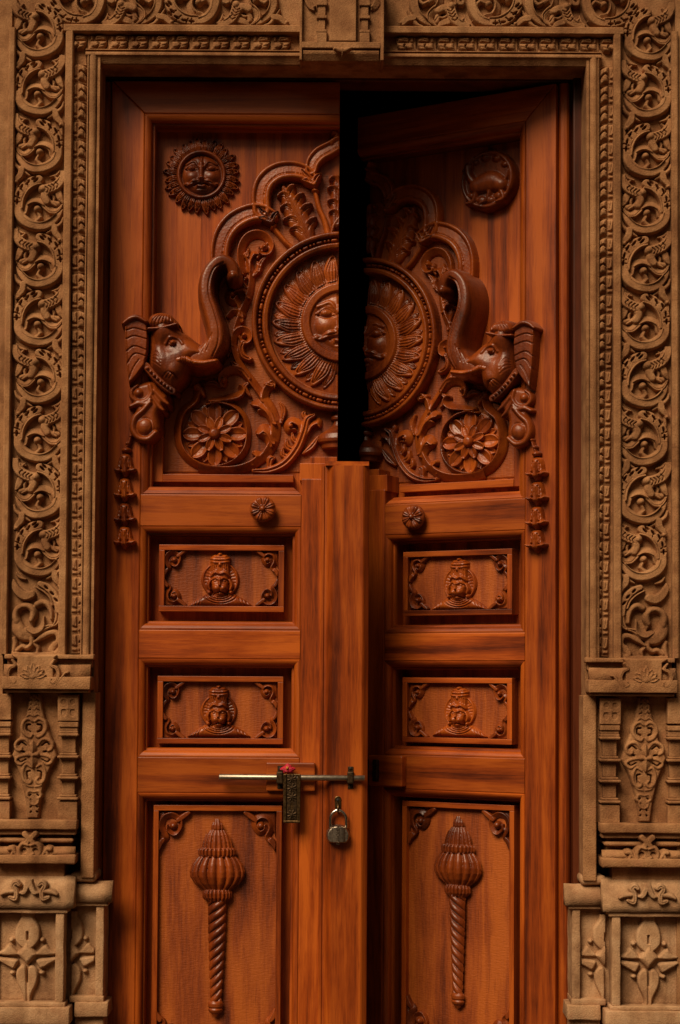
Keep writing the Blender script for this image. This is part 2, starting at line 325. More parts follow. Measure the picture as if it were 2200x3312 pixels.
def worn(g, cell=.03, amt=.0022):
    bm = bmesh.new(); vs = [bm.verts.new(v) for v in g[0]]
    for f in g[1]:
        try: bm.faces.new([vs[i] for i in f])
        except ValueError: pass
    for _ in range(5):
        es = [e for e in bm.edges if e.calc_length() > cell]
        if not es or len(bm.faces) > 6000: break
        bmesh.ops.subdivide_edges(bm, edges=es, cuts=1, use_grid_fill=True)
    bmesh.ops.triangulate(bm, faces=[f for f in bm.faces if len(f.verts) > 4]); bm.normal_update()
    for v in bm.verts:
        p = v.co * 14.0; k = mnoise.noise(p) + .6 * mnoise.noise(p * 2.7) - .35 * max(0, mnoise.noise(p * 1.3 + Vector((7, 3, 1))) - .25) * 6
        v.co += v.normal * (k * amt)
    return bm_geo(bm)
def prism(profile, P0, P1, N, U, m0=0.0, m1=0.0, cap=True):
    """sweep profile [(s,h)] from P0 to P1; s runs along N, h along U; m0/m1 = end shear per s (mitres)"""
    P0, P1, N, U = map(lambda v: np.array(v, float), (P0, P1, N, U)); T = (P1 - P0) / np.linalg.norm(P1 - P0); n = len(profile)
    V = [P0 + N * s + U * h + T * (s * m0) for s, h in profile] + [P1 + N * s + U * h - T * (s * m1) for s, h in profile]
    bm = bmesh.new(); vs = [bm.verts.new(v) for v in V]
    for i in range(n):
        j = (i + 1) % n; bm.faces.new((vs[i], vs[j], vs[n + j], vs[n + i]))
    if cap: bm.faces.new(vs[:n]); bm.faces.new(vs[n:])
    bmesh.ops.recalc_face_normals(bm, faces=bm.faces[:]); return bm_geo(bm)
def lathe(profile, n, axis0, adir, ref):
    """revolve [(r, t)] about the axis through axis0"""
    A = np.array(adir, float); A /= np.linalg.norm(A); X = np.array(ref, float); Y = np.cross(A, X); V = []
    for r, t in profile:
        for k in range(n):
            a = 2 * math.pi * k / n; V.append(np.array(axis0) + A * t + (X * math.cos(a) + Y * math.sin(a)) * r)
    bm = bmesh.new(); vs = [bm.verts.new(v) for v in V]; m = len(profile)
    for i in range(m - 1):
        for k in range(n): bm.faces.new((vs[i * n + k], vs[i * n + (k + 1) % n], vs[(i + 1) * n + (k + 1) % n], vs[(i + 1) * n + k]))
    bm.faces.new(vs[:n]); bm.faces.new(vs[-n:]); bmesh.ops.recalc_face_normals(bm, faces=bm.faces[:]); return bm_geo(bm)
def tube(pts, r, n=10):
    P = np.array(pts, float); rr = np.full(len(P), r) if np.isscalar(r) else np.array(r); bm = bmesh.new(); rings = []
    ref = np.array((0.0, 1.0, 0.0))
    for i, p in enumerate(P):
        t = P[min(i + 1, len(P) - 1)] - P[max(i - 1, 0)]; t /= np.linalg.norm(t) + 1e-12
        a = ref - t * ref.dot(t)
        if np.linalg.norm(a) < .1: a = np.array((1.0, 0, 0)) - t * t[0]
        a /= np.linalg.norm(a); b = np.cross(t, a)
        rings.append([bm.verts.new(p + (a * math.cos(2 * math.pi * k / n) + b * math.sin(2 * math.pi * k / n)) * rr[i]) for k in range(n)])
    for i in range(len(rings) - 1):
        for k in range(n): bm.faces.new((rings[i][k], rings[i][(k + 1) % n], rings[i + 1][(k + 1) % n], rings[i + 1][k]))
    bm.faces.new(rings[0]); bm.faces.new(rings[-1]); bmesh.ops.recalc_face_normals(bm, faces=bm.faces[:]); return bm_geo(bm)
def joined(*gs):
    V = []; Fq = []; o = 0
    for v, f in gs:
        V.append(np.asarray(v)); Fq += [[int(i) + o for i in p] for p in (f.tolist() if isinstance(f, np.ndarray) else f)]; o += len(v)
    return np.concatenate(V), Fq
def link(o, parent=None):
    COL.objects.link(o)
    if parent is not None: o.parent = parent
    return o
def tag(o, label, cat, group=None, kind=None):
    if label: o['label'] = label
    if cat: o['category'] = cat
    if group: o['group'] = group
    if kind: o['kind'] = kind
    return o
def empty(name, loc, label, cat, group=None):
    o = bpy.data.objects.new(name, None); o.location = loc; o.empty_display_size = 0.1; link(o); return tag(o, label, cat, group)

class Kit:
    """parts of a thing, kept until the thing (or its mirror image) is made"""
    def __init__(s): s.p = []
    def add(s, name, geo, mat, parent=None, smooth=True, label=None, kind=None):
        s.p.append((name, geo[0], geo[1], mat, parent, smooth, label, kind)); return len(s.p) - 1
    def make(s, root, mirror=None, skip=()):
        made = {}; base = np.array(root.location) if mirror is None or mirror[0] == 'abs' else np.zeros(3)
        for i, (name, V, Fq, mat, par, sm, lab, kind) in enumerate(s.p):
            if name in skip or (par is not None and par not in made): continue
            V = np.array(V, float).copy(); flip = False
            if mirror and mirror[1] is not None: V[:, 0] = 2 * mirror[1] - V[:, 0]; flip = True
            if mirror is None or mirror[0] == 'abs': V = V - base
            o = bpy.data.objects.new(name, mesh(name, V, Fq, mat, sm, flip)); link(o, root if par is None else made[par])
            if lab: o['label'] = lab
            if kind: o['kind'] = kind
            made[i] = o
        return made

# ================================================================== structure: ground, wall, room behind the door
def struct(name, geo, mat, smooth=False):
    o = bpy.data.objects.new(name, mesh(name, geo[0], geo[1], mat, smooth)); link(o); o['kind'] = 'structure'; return o
struct('ground', (np.array([(-300, -300, 0), (300, -300, 0), (300, 300, 0), (-300, 300, 0)]), [[0, 1, 2, 3]]), 'stone_floor')
XC = float(W(1102, 1656)[0]); SX = lambda px, py=1656, d=0.0: float(W(px, py, d)[0]); SZ = lambda py, px=300, d=0.0: float(W(px, py, d)[2])
Z_BOT = 0.0; Z_LINT = SZ(80)
struct('wall', box(-9, SX(14) , 0.012, 0.34, -.05, 5.2, 0), 'stone')
struct('wall', box(2 * XC - SX(14), 9, 0.012, 0.34, -.05, 5.2, 0), 'stone')
struct('wall', box(SX(14) + .0005, SX(296), .117, .34, -.05, SZ(-150) - .001, 0), 'stone')
struct('wall', box(2 * XC - SX(296), 2 * XC - SX(14) - .0005, .117, .34, -.05, SZ(-150) - .001, 0), 'stone')
struct('wall', box(SX(14), 2 * XC - SX(14), 0.012, 0.34, SZ(-150), 5.2, 0), 'stone')
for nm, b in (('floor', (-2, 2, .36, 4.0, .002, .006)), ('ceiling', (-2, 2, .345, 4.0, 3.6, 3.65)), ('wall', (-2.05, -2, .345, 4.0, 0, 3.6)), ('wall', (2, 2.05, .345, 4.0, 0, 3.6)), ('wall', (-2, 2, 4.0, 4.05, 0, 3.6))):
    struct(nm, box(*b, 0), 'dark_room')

# unseen overhang, added to dim the light on the upper stonework
struct('added_shade_slab', box(-2.2, 2 * XC + 2.2, -0.8, .011, 4.5, 4.7, .01), 'stone_floor')

# unseen walls, added to block low sky light and darken the varnish reflections
struct('added_shade_wall', box(-14, 14, -15.5, -14, -.05, 7.0, .02), 'stone_floor')
struct('added_shade_wall', box(-15.5, -14.01, -15.5, .3, -.05, 8.0, .02), 'stone_floor')
struct('added_shade_wall', box(14.01, 15.5, -15.5, .3, -.05, 8.0, .02), 'stone_floor')

# ================================================================== stone doorway
def SMAP(d=0.0):
    def f(x, y, h):
        a, b, c = W(x, y, d); return a, b - h * S, c
    return f
# --- one scroll of the running vine, drawn once, in 4x photo pixels about (495, 600)
def zs(pts): return [((a - 495) / 4.0, (b - 600) / 4.0) for a, b in pts]
def scroll_rel():
    r = Rel(-86, -104, 86, 128, 1.6, floor=-34); B = -28; k = lambda p, w, h, kind='round', **q: r.stroke(zs(p), [v / 2.95 for v in w] if not np.isscalar(w) else w / 2.95, np.array(h) * 1.16 if not np.isscalar(h) else h * 1.16, B, kind, **q)
    k([(225, 640), (245, 760), (320, 850), (440, 905), (560, 915), (660, 870), (745, 785), (800, 690)], [42, 52, 56, 52, 45, 40, 28, 7], [20, 23, 24, 24, 22, 20, 18, 12], 'flat')
    k([(300, 720), (320, 640), (390, 585), (470, 570), (540, 590), (590, 640), (660, 700), (730, 690), (805, 600)], [40, 42, 40, 36, 36, 42, 40, 32, 8], [20, 20, 20, 19, 20, 21, 20, 18, 14], 'hollow')
    k([(520, 800), (470, 850), (420, 880)], [22, 30, 30], 21)
    r.dome(*zs([(478, 690)])[0], 13.5, 13.5, 33, B); k([(490, 740), (510, 790), (480, 850)], [20, 24, 16], 20)
    k([(590, 460), (570, 520), (600, 590)], [50, 44, 42], 22, 'bulge'); r.dome(*zs([(545, 425)])[0], 17, 17, 33, B)
    k([(790, 40), (808, 160), (800, 270), (735, 370), (630, 420), (545, 425)], [10, 30, 44, 54, 54, 44], [16, 18, 21, 24, 24, 22], 'flat'); k([(690, 250), (730, 290), (760, 330)], [10, 22, 20], 15); k([(205, 720), (225, 830), (260, 900)], [12, 22, 8], 14)
    for t in ((735, 380), (690, 410), (650, 425), (610, 440)):
        r.groove(zs([(t[0] - 26, t[1] - 40), (t[0] + 12, t[1] - 5), (t[0] - 6, t[1] + 36)]), 2.2, 8)
    k([(490, 300), (400, 330), (310, 400), (245, 490), (225, 590), (228, 650)], [46, 52, 54, 50, 46, 44], 21, 'flat')
    k([(520, 360), (430, 390), (350, 460), (300, 560), (285, 680)], [14, 15, 16, 16, 14], 25)
    for a, b in ((345, 360), (265, 435), (215, 540), (212, 600)):          # joints of the ribbed leaf
        dx, dy = a - 420, b - 620; L = math.hypot(dx, dy); r.groove(zs([(a - dx / L * 40, b - dy / L * 40), (a + dx / L * 48, b + dy / L * 48)]), 2.4, 12)
    for a, b, an in ((320, 315, .9), (350, 345, .9), (430, 285, .75), (455, 315, .75), (268, 405, 1.1), (228, 505, 1.35), (215, 600, 1.5)):
        r.hole(*zs([(a, b)])[0], 11, 4.4, -22, -an)
    k([(745, 470), (770, 540), (800, 590)], [38, 32, 14], [16, 17, 14], 'flat'); k([(690, 590), (740, 610)], [20, 30], 14)
    k([(815, 800), (790, 870), (720, 930)], [14, 24, 30], 18); k([(705, 920), (720, 1000), (770, 1060), (785, 1100)], [34, 36, 30, 26], [20, 20, 18, 16], 'flat'); r.dome(*zs([(775, 1095)])[0], 9, 9, 25, B)
    k([(262, 690), (300, 790), (400, 858), (530, 872), (640, 830), (725, 745)], [10, 12, 13, 13, 11, 6], 26); k([(350, 640), (410, 610), (480, 605), (560, 640)], [8, 10, 10, 8], 24)
    k([(620, 560), (660, 600), (720, 640)], [16, 24, 10], 15); k([(205, 930), (250, 985), (330, 1010)], [10, 20, 10], 14); k([(600, 1000), (660, 960), (690, 900)], [10, 22, 12], 14); k([(185, 300), (200, 370), (190, 450)], [10, 20, 10], 13); k([(660, 480), (690, 530), (680, 590)], [14, 20, 10], 13)
    for p in ([(560, 640), (640, 720), (730, 715), (790, 640)], [(760, 180), (760, 290), (690, 380)]): r.groove(zs(p), 1.8, 5)
    return r
SR = scroll_rel()
def flat_map(x, y, h): return x * S, -h * S, -y * S
SV, SF = SR.geo(flat_map)
scroll_mesh = mesh('scroll', SV, SF, 'stone'); SV2 = SV.copy(); SV2[:, 0] *= -1; scroll_mesh_flip = mesh('scroll', SV2, SF, 'stone', True, True)
# --- one leaf of the narrow leaf moulding (about 52 x 61 photo pixels)
def leaf_rel():
    r = Rel(-30, -36, 30, 36, 1.7, floor=-30); B = -24
    r.poly([(-27, -35), (27, -35), (27, 35), (-27, 35)], 9, B, 6)
    r.poly([(-24, -27), (-5, -29), (-5, 8), (-14, 10), (-24, 6)], 21, B, 9); r.poly([(-25, 11), (-4, 12), (-4, 26), (-25, 25)], 17, B, 7)
    r.poly([(-5, -34), (12, -31), (26, -22), (26, 33), (12, 26), (-5, 23)], 26, B, 15)
    r.groove([(-4, -33), (10, -30), (26, -20)], 3.2, 18); r.groove([(1, 0), (5, -6), (12, -5), (20, 3), (25, 10)], 3.0, 17); r.dome(3, 3, 5, 5, 27, B)
    r.groove([(10, -24), (14, -8)], 2, 4); r.groove([(18, 10), (18, 26)], 2, 4); r.groove([(-16, -22), (-12, 2)], 2.2, 6)
    return r.smooth(1)
LR = leaf_rel(); LV, LF = LR.geo(flat_map)
leaf_mesh = mesh('leaf', LV, LF, 'stone'); LV2 = LV.copy(); LV2[:, 0] *= -1; leaf_mesh_flip = mesh('leaf', LV2, LF, 'stone', True, True)
def inst(name, me, parent, p, base, rot=0.0, sc=1.0):
    o = bpy.data.objects.new(name, me); o.location = np.array(p) - np.array(base); o.rotation_euler = (0, rot, 0); o.scale = (sc, sc, sc); return link(o, parent)
def vprism(prof_px, py0, py1, mref=700, d=0.0):
    """upright moulding: profile [(photo x at row mref, h px)]"""
    pr = [(SX(x, mref, d), h * S) for x, h in prof_px]
    return prism(pr, (0, d, SZ(py1, d=d)), (0, d, SZ(py0, d=d)), (1, 0, 0), (0, -1, 0))
JTOP, JBOT = 92, 2117
jk = Kit()
jk.add('backing', box(SX(24, 700), SX(311, 700), .0245, .115, SZ(JBOT + 3), SZ(JTOP), 0), 'stone', None, False)
jk.add('fillet', vprism([(22, -38), (22, 4), (27, 7.5), (40, 7.5), (43, 3), (43, -38)], JTOP, JBOT), 'stone', None, False)
jk.add('ridge', vprism([(206, -38), (206, 2), (210, 7.5), (228, 7.5), (231, 3), (231, -38)], JTOP, JBOT), 'stone', None, False)
jk.add('roll_moulding', vprism([(277, -38), (277, 0), (281, 3), (282, -3)] + [(295 + 12 * math.cos(a), -6 + 11 * math.sin(a)) for a in np.linspace(math.pi, 0, 8)] + [(308, -12), (310, -4), (318, -4), (319, -38)], JTOP + 80, JBOT), 'stone', None, False)
jk.add('reveal', box(SX(296, 700), SX(319, 700), .030, .115, SZ(JBOT + 700), SZ(JTOP + 80), .002), 'stone', None, False)
def swan():
    z = lambda pts: [(a / 4.72, 1900 + b / 4.72) for a, b in pts]; r = Rel(36, 1872, 206, 2124, 1.8, -40); B = -34
    k = lambda p, w, h, kind='round', **q: r.stroke(z(p), [v / 3.4 for v in w], np.array(h) * 1.3 if not np.isscalar(h) else h * 1.4, B, kind, **q)
    k([(245, 520), (225, 430), (250, 340), (330, 285), (420, 285), (490, 340), (500, 420), (470, 500)], [52, 48, 44, 42, 42, 46, 50, 36], 22); k([(470, 480), (480, 540), (505, 610)], [40, 26, 6], [22, 18, 10])
    k([(240, 540), (270, 640), (350, 720), (440, 760)], [60, 80, 80, 50], [20, 25, 25, 20], 'bulge'); k([(420, 620), (520, 660), (620, 600), (655, 440)], [30, 44, 40, 12], 26, 'hollow')
    k([(440, 690), (560, 690), (690, 610), (800, 580)], [50, 50, 34, 16], 21, 'rib'); k([(520, 830), (640, 750), (760, 690), (860, 700), (890, 800), (830, 880)], [16, 34, 34, 36, 40, 34], 21, 'bulge')
    k([(560, 260), (640, 225), (720, 260), (770, 360), (780, 480)], [46, 44, 42, 36, 24], 22); k([(880, 300), (880, 420), (860, 520), (800, 590)], [44, 46, 44, 14], 20, 'rib')
    k([(195, -120), (215, -20), (280, 70), (370, 125), (470, 105)], [16, 44, 56, 58, 50], [16, 18, 20, 21, 20], 'flat'); k([(600, -60), (720, 0), (815, 100), (865, 220), (880, 350)], [34, 46, 48, 46, 42], 20, 'flat'); k([(540, -10), (660, 60), (750, 150), (800, 270)], [12, 14, 14, 12], 23)
    for q in ((700, 0), (790, 90), (850, 190)): r.hole(q[0] / 4.72, 1900 + q[1] / 4.72, 9, 4, -26, .8)
    k([(470, 780), (470, 860), (400, 920), (330, 900), (250, 960)], [40, 34, 34, 34, 34], 20); k([(520, 860), (570, 920), (560, 1010)], [30, 30, 28], 18); k([(200, 780), (215, 860), (190, 980)], [32, 40, 30], 18)
    k([(830, 880), (770, 960), (830, 1010), (890, 950)], [50, 44, 36, 30], 20, 'bulge'); k([(180, 1020), (500, 1030), (900, 1020)], [30, 30, 30], 20, 'flat')
    return r.smooth(1)
jk.add('swan_relief', swan().geo(SMAP()), 'stone')

ck = Kit()      # capital under the scroll band
ck.add('fillet', worn(box(SX(17, 2120), SX(306, 2120), -.016, .02, SZ(2133), SZ(2117), .003)), 'stone', None, True)
ck.add('neck', worn(box(SX(24, 2140), SX(296, 2140), .004, .25, SZ(2157), SZ(2133), .002)), 'stone', None, True)
ck.add('bevel', worn(prism([(0, 0), (0, 30 * S), (26 * S, 14 * S), (40 * S, 12 * S), (40 * S, 0)], (SX(14, 2170), .0, SZ(2190)), (SX(294, 2170), .0, SZ(2190)), (0, 0, 1), (0, -1, 0))), 'stone', None, True)
ck.add('block', worn(box(SX(12, 2210), SX(298, 2210), -.034, .25, SZ(2231), SZ(2189), .003)), 'stone', None, True)
ck.add('under_fillet', worn(box(SX(18, 2235), SX(290, 2235), -.022, .25, SZ(2241), SZ(2231), .002)), 'stone', None, True)
def cap_rel():
    z = lambda pts: [(a / 4.72, 1900 + b / 4.72) for a, b in pts]; r = Rel(14, 2106, 232, 2226, 2.0, 0); 
    k = lambda p, w, h, base=26, kind='round': r.stroke(z(p), [v / 4.72 for v in w], h, base, kind)
    r.poly(z([(200, 1035), (890, 1035), (850, 1100), (840, 1400), (290, 1400), (290, 1100)]), 8, 26, 4)
    for a in (-80, -55, -28, 0, 28, 55, 80):
        c, s_ = math.sin(R(a)), math.cos(R(a)); L = 215 if abs(a) < 10 else 190
        r.stroke(z([(535 + 60 * c, 1370 - 60 * s_), (535 + L * .6 * c, 1370 - L * .6 * s_), (535 + L * c, 1370 - L * s_)]), [6, 9, 2], 9, 33, 'cup')
    r.dome(*z([(535, 1360)])[0], 12, 12, 10, 33)
    for sx in (1, -1):
        f = lambda pts: [(535 + sx * (a - 535) if sx < 0 else a, b) for a, b in pts]
        k(f([(860, 1110), (810, 1190), (880, 1230), (920, 1320), (890, 1420), (830, 1460), (790, 1420), (820, 1390)]), [14, 26, 30, 32, 30, 24, 20, 16], 14, 28, 'rib')
        if sx > 0: k([(880, 1490), (950, 1400), (1020, 1310), (1060, 1300)], [8, 18, 20, 18], 10, 30); k([(1010, 1370), (1000, 1430), (1050, 1440)], [14, 18, 14], 10, 30)
    return r
ck.add('lotus_relief', cap_rel().geo(SMAP()), 'stone')

pk = Kit()      # pilaster panel with a carved lozenge and small baluster columns
pk.add('backing', box(SX(2, 2450), SX(302, 2450), .036, .115, SZ(2652), SZ(2239), 0), 'stone', None, False)
pk.add('edge_strip', box(SX(262, 2450), SX(305, 2450), .016, .115, SZ(2842), SZ(2239), .003), 'stone', None, False)
def lozenge():
    z = lambda pts: [(a / 4.72, 2380 + b / 4.72) for a, b in pts]; r = Rel(28, 2240, 190, 2654, 2.0, -48); B = -42
    r.poly(z([(430, -655), (615, -655), (640, -420), (700, -150), (790, 60), (868, 315), (760, 500), (660, 760), (600, 1030), (575, 1275), (395, 1275), (360, 960), (290, 640), (210, 420), (160, 290), (260, 60), (330, -150), (400, -420)]), 24, B, 7)
    T = B + 22
    def both(p, w, h=8, kind='round', c=505):
        for s_ in (1, -1): r.stroke(z([(c + s_ * a * .96, b) for a, b in p]), [v / 5.2 for v in w], h * .8, T, kind)
    def gb(p, w, dep, c=505):
        for s_ in (1, -1): r.groove(z([(c + s_ * a, b) for a, b in p]), w * .72 / 4.72, dep * .7)
    # upper heart, side curls, lower heart, buds
    both([(20, -20), (60, 20), (140, -20), (190, -110), (160, -220), (80, -260), (20, -220)], [16, 26, 30, 32, 32, 28, 20], 10); gb([(60, -60), (110, -90), (110, -160), (60, -170)], 26, 26)
    both([(60, 150), (130, 60), (220, 60), (290, 120), (280, 200), (210, 230), (190, 180)], [16, 28, 30, 32, 30, 26, 20], 10); gb([(120, 150), (190, 100), (235, 140)], 18, 24); gb([(150, 250), (190, 240)], 22, 26)
    both([(70, 300), (150, 300), (250, 330), (290, 390), (220, 440), (150, 400)], [14, 24, 26, 26, 26, 20], 9); gb([(120, 360), (200, 400), (250, 360)], 14, 22)
    both([(40, 480), (130, 440), (180, 560), (160, 680), (90, 730), (40, 690), (70, 640)], [16, 26, 28, 30, 30, 28, 20], 10); gb([(60, 540), (110, 560), (100, 660)], 20, 26)
    both([(20, 780), (110, 760), (150, 700)], [16, 22, 10], 8); both([(10, 860), (80, 850), (110, 920), (60, 960)], [16, 24, 26, 22], 8); gb([(50, 900), (70, 920)], 16, 24); both([(10, 1060), (60, 1030), (80, 960)], [14, 20, 10], 8)
    for y in (1080, 1160): gb([(42, y), (52, y + 16)], 17, 24)
    for y, x in ((-620, 50), (-545, 55), (-470, 55), (-400, 65)): gb([(x - 6, y), (x + 6, y + 12)], 22, 22); 
    for y, x in ((-590, 60), (-510, 66), (-440, 74), (-360, 84)): both([(6, y + 40), (x * .7, y - 16), (x, y + 30)], [12, 18, 12], 7)
    both([(10, -300), (70, -330), (130, -280)], [14, 22, 12], 8)
    r.stroke(z([(495, 80), (495, 170), (490, 250)]), [3, 13, 8], 14, T + 4, 'tent'); r.stroke(z([(488, 330), (488, 390), (488, 500)]), [12, 15, 2], 14, T + 4, 'tent')
    r.stroke(z([(480, 290), (420, 285)]), [6, 8], 10, T + 6); r.stroke(z([(500, 290), (560, 285)]), [6, 8], 10, T + 6); r.dome(*z([(488, 305)])[0], 8, 8, 14, T + 4)
    return r
pk.add('lozenge_relief', lozenge().geo(SMAP()), 'stone')
def bal(px0, px1, full=True):
    cx, hw = (px0 + px1) / 2, (px1 - px0) / 2; ref = 2450; gs = []
    def b(a0, a1, w, dd, bev=.002): gs.append(box(SX(cx - hw * w, ref), SX(cx + hw * w, ref), .036 - dd * S, .04, SZ(a1), SZ(a0), bev))
    b(2246, 2330, .98, 40); b(2336, 2352, 1.0, 42); b(2352, 2364, .92, 36); b(2364, 2372, .96, 40); b(2372, 2382, 1.04, 46, .004); b(2382, 2436, .70, 30)
    for y in (2436, 2504, 2571): b(y, y + 8, .88, 38, .003); b(y + 8, y + 17, 1.08, 48, .005); b(y + 17, y + 23, .8, 34)
    b(2459, 2504, .66, 28); b(2527, 2571, .66, 28); b(2594, 2652, .98, 40)
    return gs
for nm, a, b_ in (('baluster_column', 188, 252), ('baluster_column', -16, 34)):
    i = pk.add(nm, joined(*bal(a, b_)), 'stone', None, False)
    if a > 0:
        z = lambda pts: [(x / 4.72, 1900 + y / 4.72) for x, y in pts]; r = Rel(186, 2246, 256, 2334, 1.8, -6)
        r.poly(z([(880, 1635), (1205, 1635), (1205, 2045), (880, 2045)]), 5, -5 + 2, 3)
        for x, y, rx, ry in ((970, 1750, 9, 9), (1110, 1750, 9, 9), (975, 1910, 9, 14), (1110, 1910, 9, 14)): r.hole(x / 4.72, 1900 + y / 4.72, rx, ry, -4)
        r.stroke(z([(1035, 1960), (1035, 1720)]), [5, 5], 5, -1, 'tent'); r.stroke(z([(930, 1850), (1140, 1850)]), [4, 4], 5, -1, 'tent'); r.dome(*z([(1035, 1840)])[0], 7, 10, 6, -1)
        pk.add('flower_plaque', r.geo(SMAP()), 'stone', i)

mk = Kit()      # moulded plinth course below the pilaster
mk.add('upper_slab', worn(box(SX(-20, 2660), SX(252, 2660), -.020, .25, SZ(2683), SZ(2651), .004)), 'stone', None, True)
mk.add('step', worn(box(SX(-20, 2690), SX(246, 2690), -.006, .25, SZ(2700), SZ(2683), .002)), 'stone', None, True)
mk.add('recess', worn(box(SX(-20, 2720), SX(226, 2720), .022, .25, SZ(2764), SZ(2700), 0)), 'stone', None, True)
mk.add('roll', worn(box(SX(-20, 2716), SX(238, 2716), -.004, .25, SZ(2726), SZ(2712), .006, 3)), 'stone', None, True)
mk.add('bevel', worn(prism([(0, 0), (0, 30 * S), (16 * S, 22 * S), (24 * S, 6 * S), (24 * S, 0)], (SX(-20, 2755), 0.005, SZ(2763)), (SX(244, 2755), 0.005, SZ(2763)), (0, 0, 1), (0, -1, 0))), 'stone', None, True)
mk.add('lower_slab', worn(box(SX(-20, 2780), SX(248, 2780), -.030, .25, SZ(2792), SZ(2763), .004)), 'stone', None, True)
mk.add('neck', worn(box(SX(-20, 2810), SX(206, 2810), .010, .25, SZ(2838), SZ(2792), .002)), 'stone', None, True)
def foot_rel():
    z = lambda pts: [(a / 4.72, 2380 + b / 4.72) for a, b in pts]; r = Rel(26, 2684, 176, 2784, 2.0, -8); B = 22
    for s_ in (1, -1):
        f = lambda pts: [(475 + s_ * a, b) for a, b in pts]
        r.stroke(z(f([(20, 1660), (110, 1640), (160, 1730), (130, 1840), (60, 1870), (20, 1820), (60, 1790)])), [5, 7, 8, 8, 7, 6, 5], 16, B - 4); r.stroke(z(f([(60, 1640), (20, 1560), (80, 1490)])), [9, 9, 10], 20, B - 12, 'flat')
        r.stroke(z(f([(120, 1880), (210, 1790), (260, 1720), (310, 1720)])), [3, 6, 8, 8], 12, B - 2); r.stroke(z(f([(260, 1770), (280, 1830), (330, 1820)])), [6, 7, 5], 12, B - 2)
    r.poly(z([(330, 1650), (620, 1650), (640, 1850), (475, 1890), (310, 1850)]), 6, B - 2, 4, True); r.hole(*z([(385, 1740)])[0], 9, 8, 8); r.hole(*z([(560, 1740)])[0], 9, 8, 8)
    return r
mk.add('scroll_relief', foot_rel().geo(SMAP()), 'stone')

qk = Kit()      # pedestal at the foot of the jamb: a front block and a set-back side block
z3 = lambda pts: [(a / 4.238, 2780 + b / 4.238) for a, b in pts]
qk.add('side_top', worn(prism([(0, 0), (0, 44 * S), (34 * S, 44 * S), (56 * S, 30 * S), (66 * S, 10 * S), (66 * S, 0)], (SX(230, 2900), 0.06, SZ(2922)), (SX(357, 2900), 0.06, SZ(2922)), (0, 0, 1), (0, -1, 0))), 'stone_pale', None, True)
qk.add('side_cushion', worn(box(SX(222, 2835), SX(307, 2835), .022, .25, SZ(2858), SZ(2824), .012, 3)), 'stone_pale', None, True)
qk.add('side_fillet', worn(box(SX(230, 2930), SX(345, 2930), .030, .25, SZ(2936), SZ(2922), .003)), 'stone_pale', None, True)
qk.add('side_panel', worn(box(SX(205, 3080), SX(316, 3080), .058, .25, SZ(3250), SZ(2936), .002)), 'stone_pale', None, True)
qk.add('side_post', worn(box(SX(303, 3080), SX(330, 3080), .036, .25, SZ(3244), SZ(2934), .003)), 'stone_pale', None, True)
qk.add('side_sill', worn(box(SX(218, 3240), SX(331, 3240), .030, .25, SZ(3250), SZ(3228), .003)), 'stone_pale', None, True)
qk.add('side_foot', worn(box(SX(236, 3270), SX(346, 3270), .022, .25, SZ(3296), SZ(3246), .004)), 'stone_pale', None, True)
qk.add('side_base', worn(box(SX(236, 3270), SX(330, 3270), .040, .25, Z_BOT, SZ(3294), .004)), 'stone_pale', None, True)
qk.add('front_top', worn(prism([(0, 0), (0, 74 * S), (44 * S, 74 * S), (78 * S, 56 * S), (98 * S, 36 * S), (104 * S, 0)], (SX(-30, 2900), 0.04, SZ(2936)), (SX(242, 2900), 0.04, SZ(2936)), (0, 0, 1), (0, -1, 0))), 'stone_pale', None, True)
qk.add('front_fillet', worn(box(SX(-30, 2945), SX(222, 2945), -.016, .05, SZ(2953), SZ(2936), .003)), 'stone_pale', None, True)
qk.add('front_panel', worn(box(SX(-30, 3080), SX(206, 3080), .022, .25, SZ(3250), SZ(2953), 0)), 'stone_pale', None, True)
qk.add('front_post', worn(box(SX(181, 3080), SX(209, 3080), -.012, .05, SZ(3242), SZ(2952), .003)), 'stone_pale', None, True)
qk.add('front_sill', worn(box(SX(-30, 3250), SX(214, 3250), -.016, .05, SZ(3256), SZ(3240), .003)), 'stone_pale', None, True)
qk.add('front_foot', worn(box(SX(-30, 3270), SX(229, 3270), -.026, .25, SZ(3310), SZ(3254), .004)), 'stone_pale', None, True)
qk.add('front_base', worn(box(SX(-30, 3270), SX(212, 3270), -.010, .25, Z_BOT, SZ(3308), .004)), 'stone_pale', None, True)
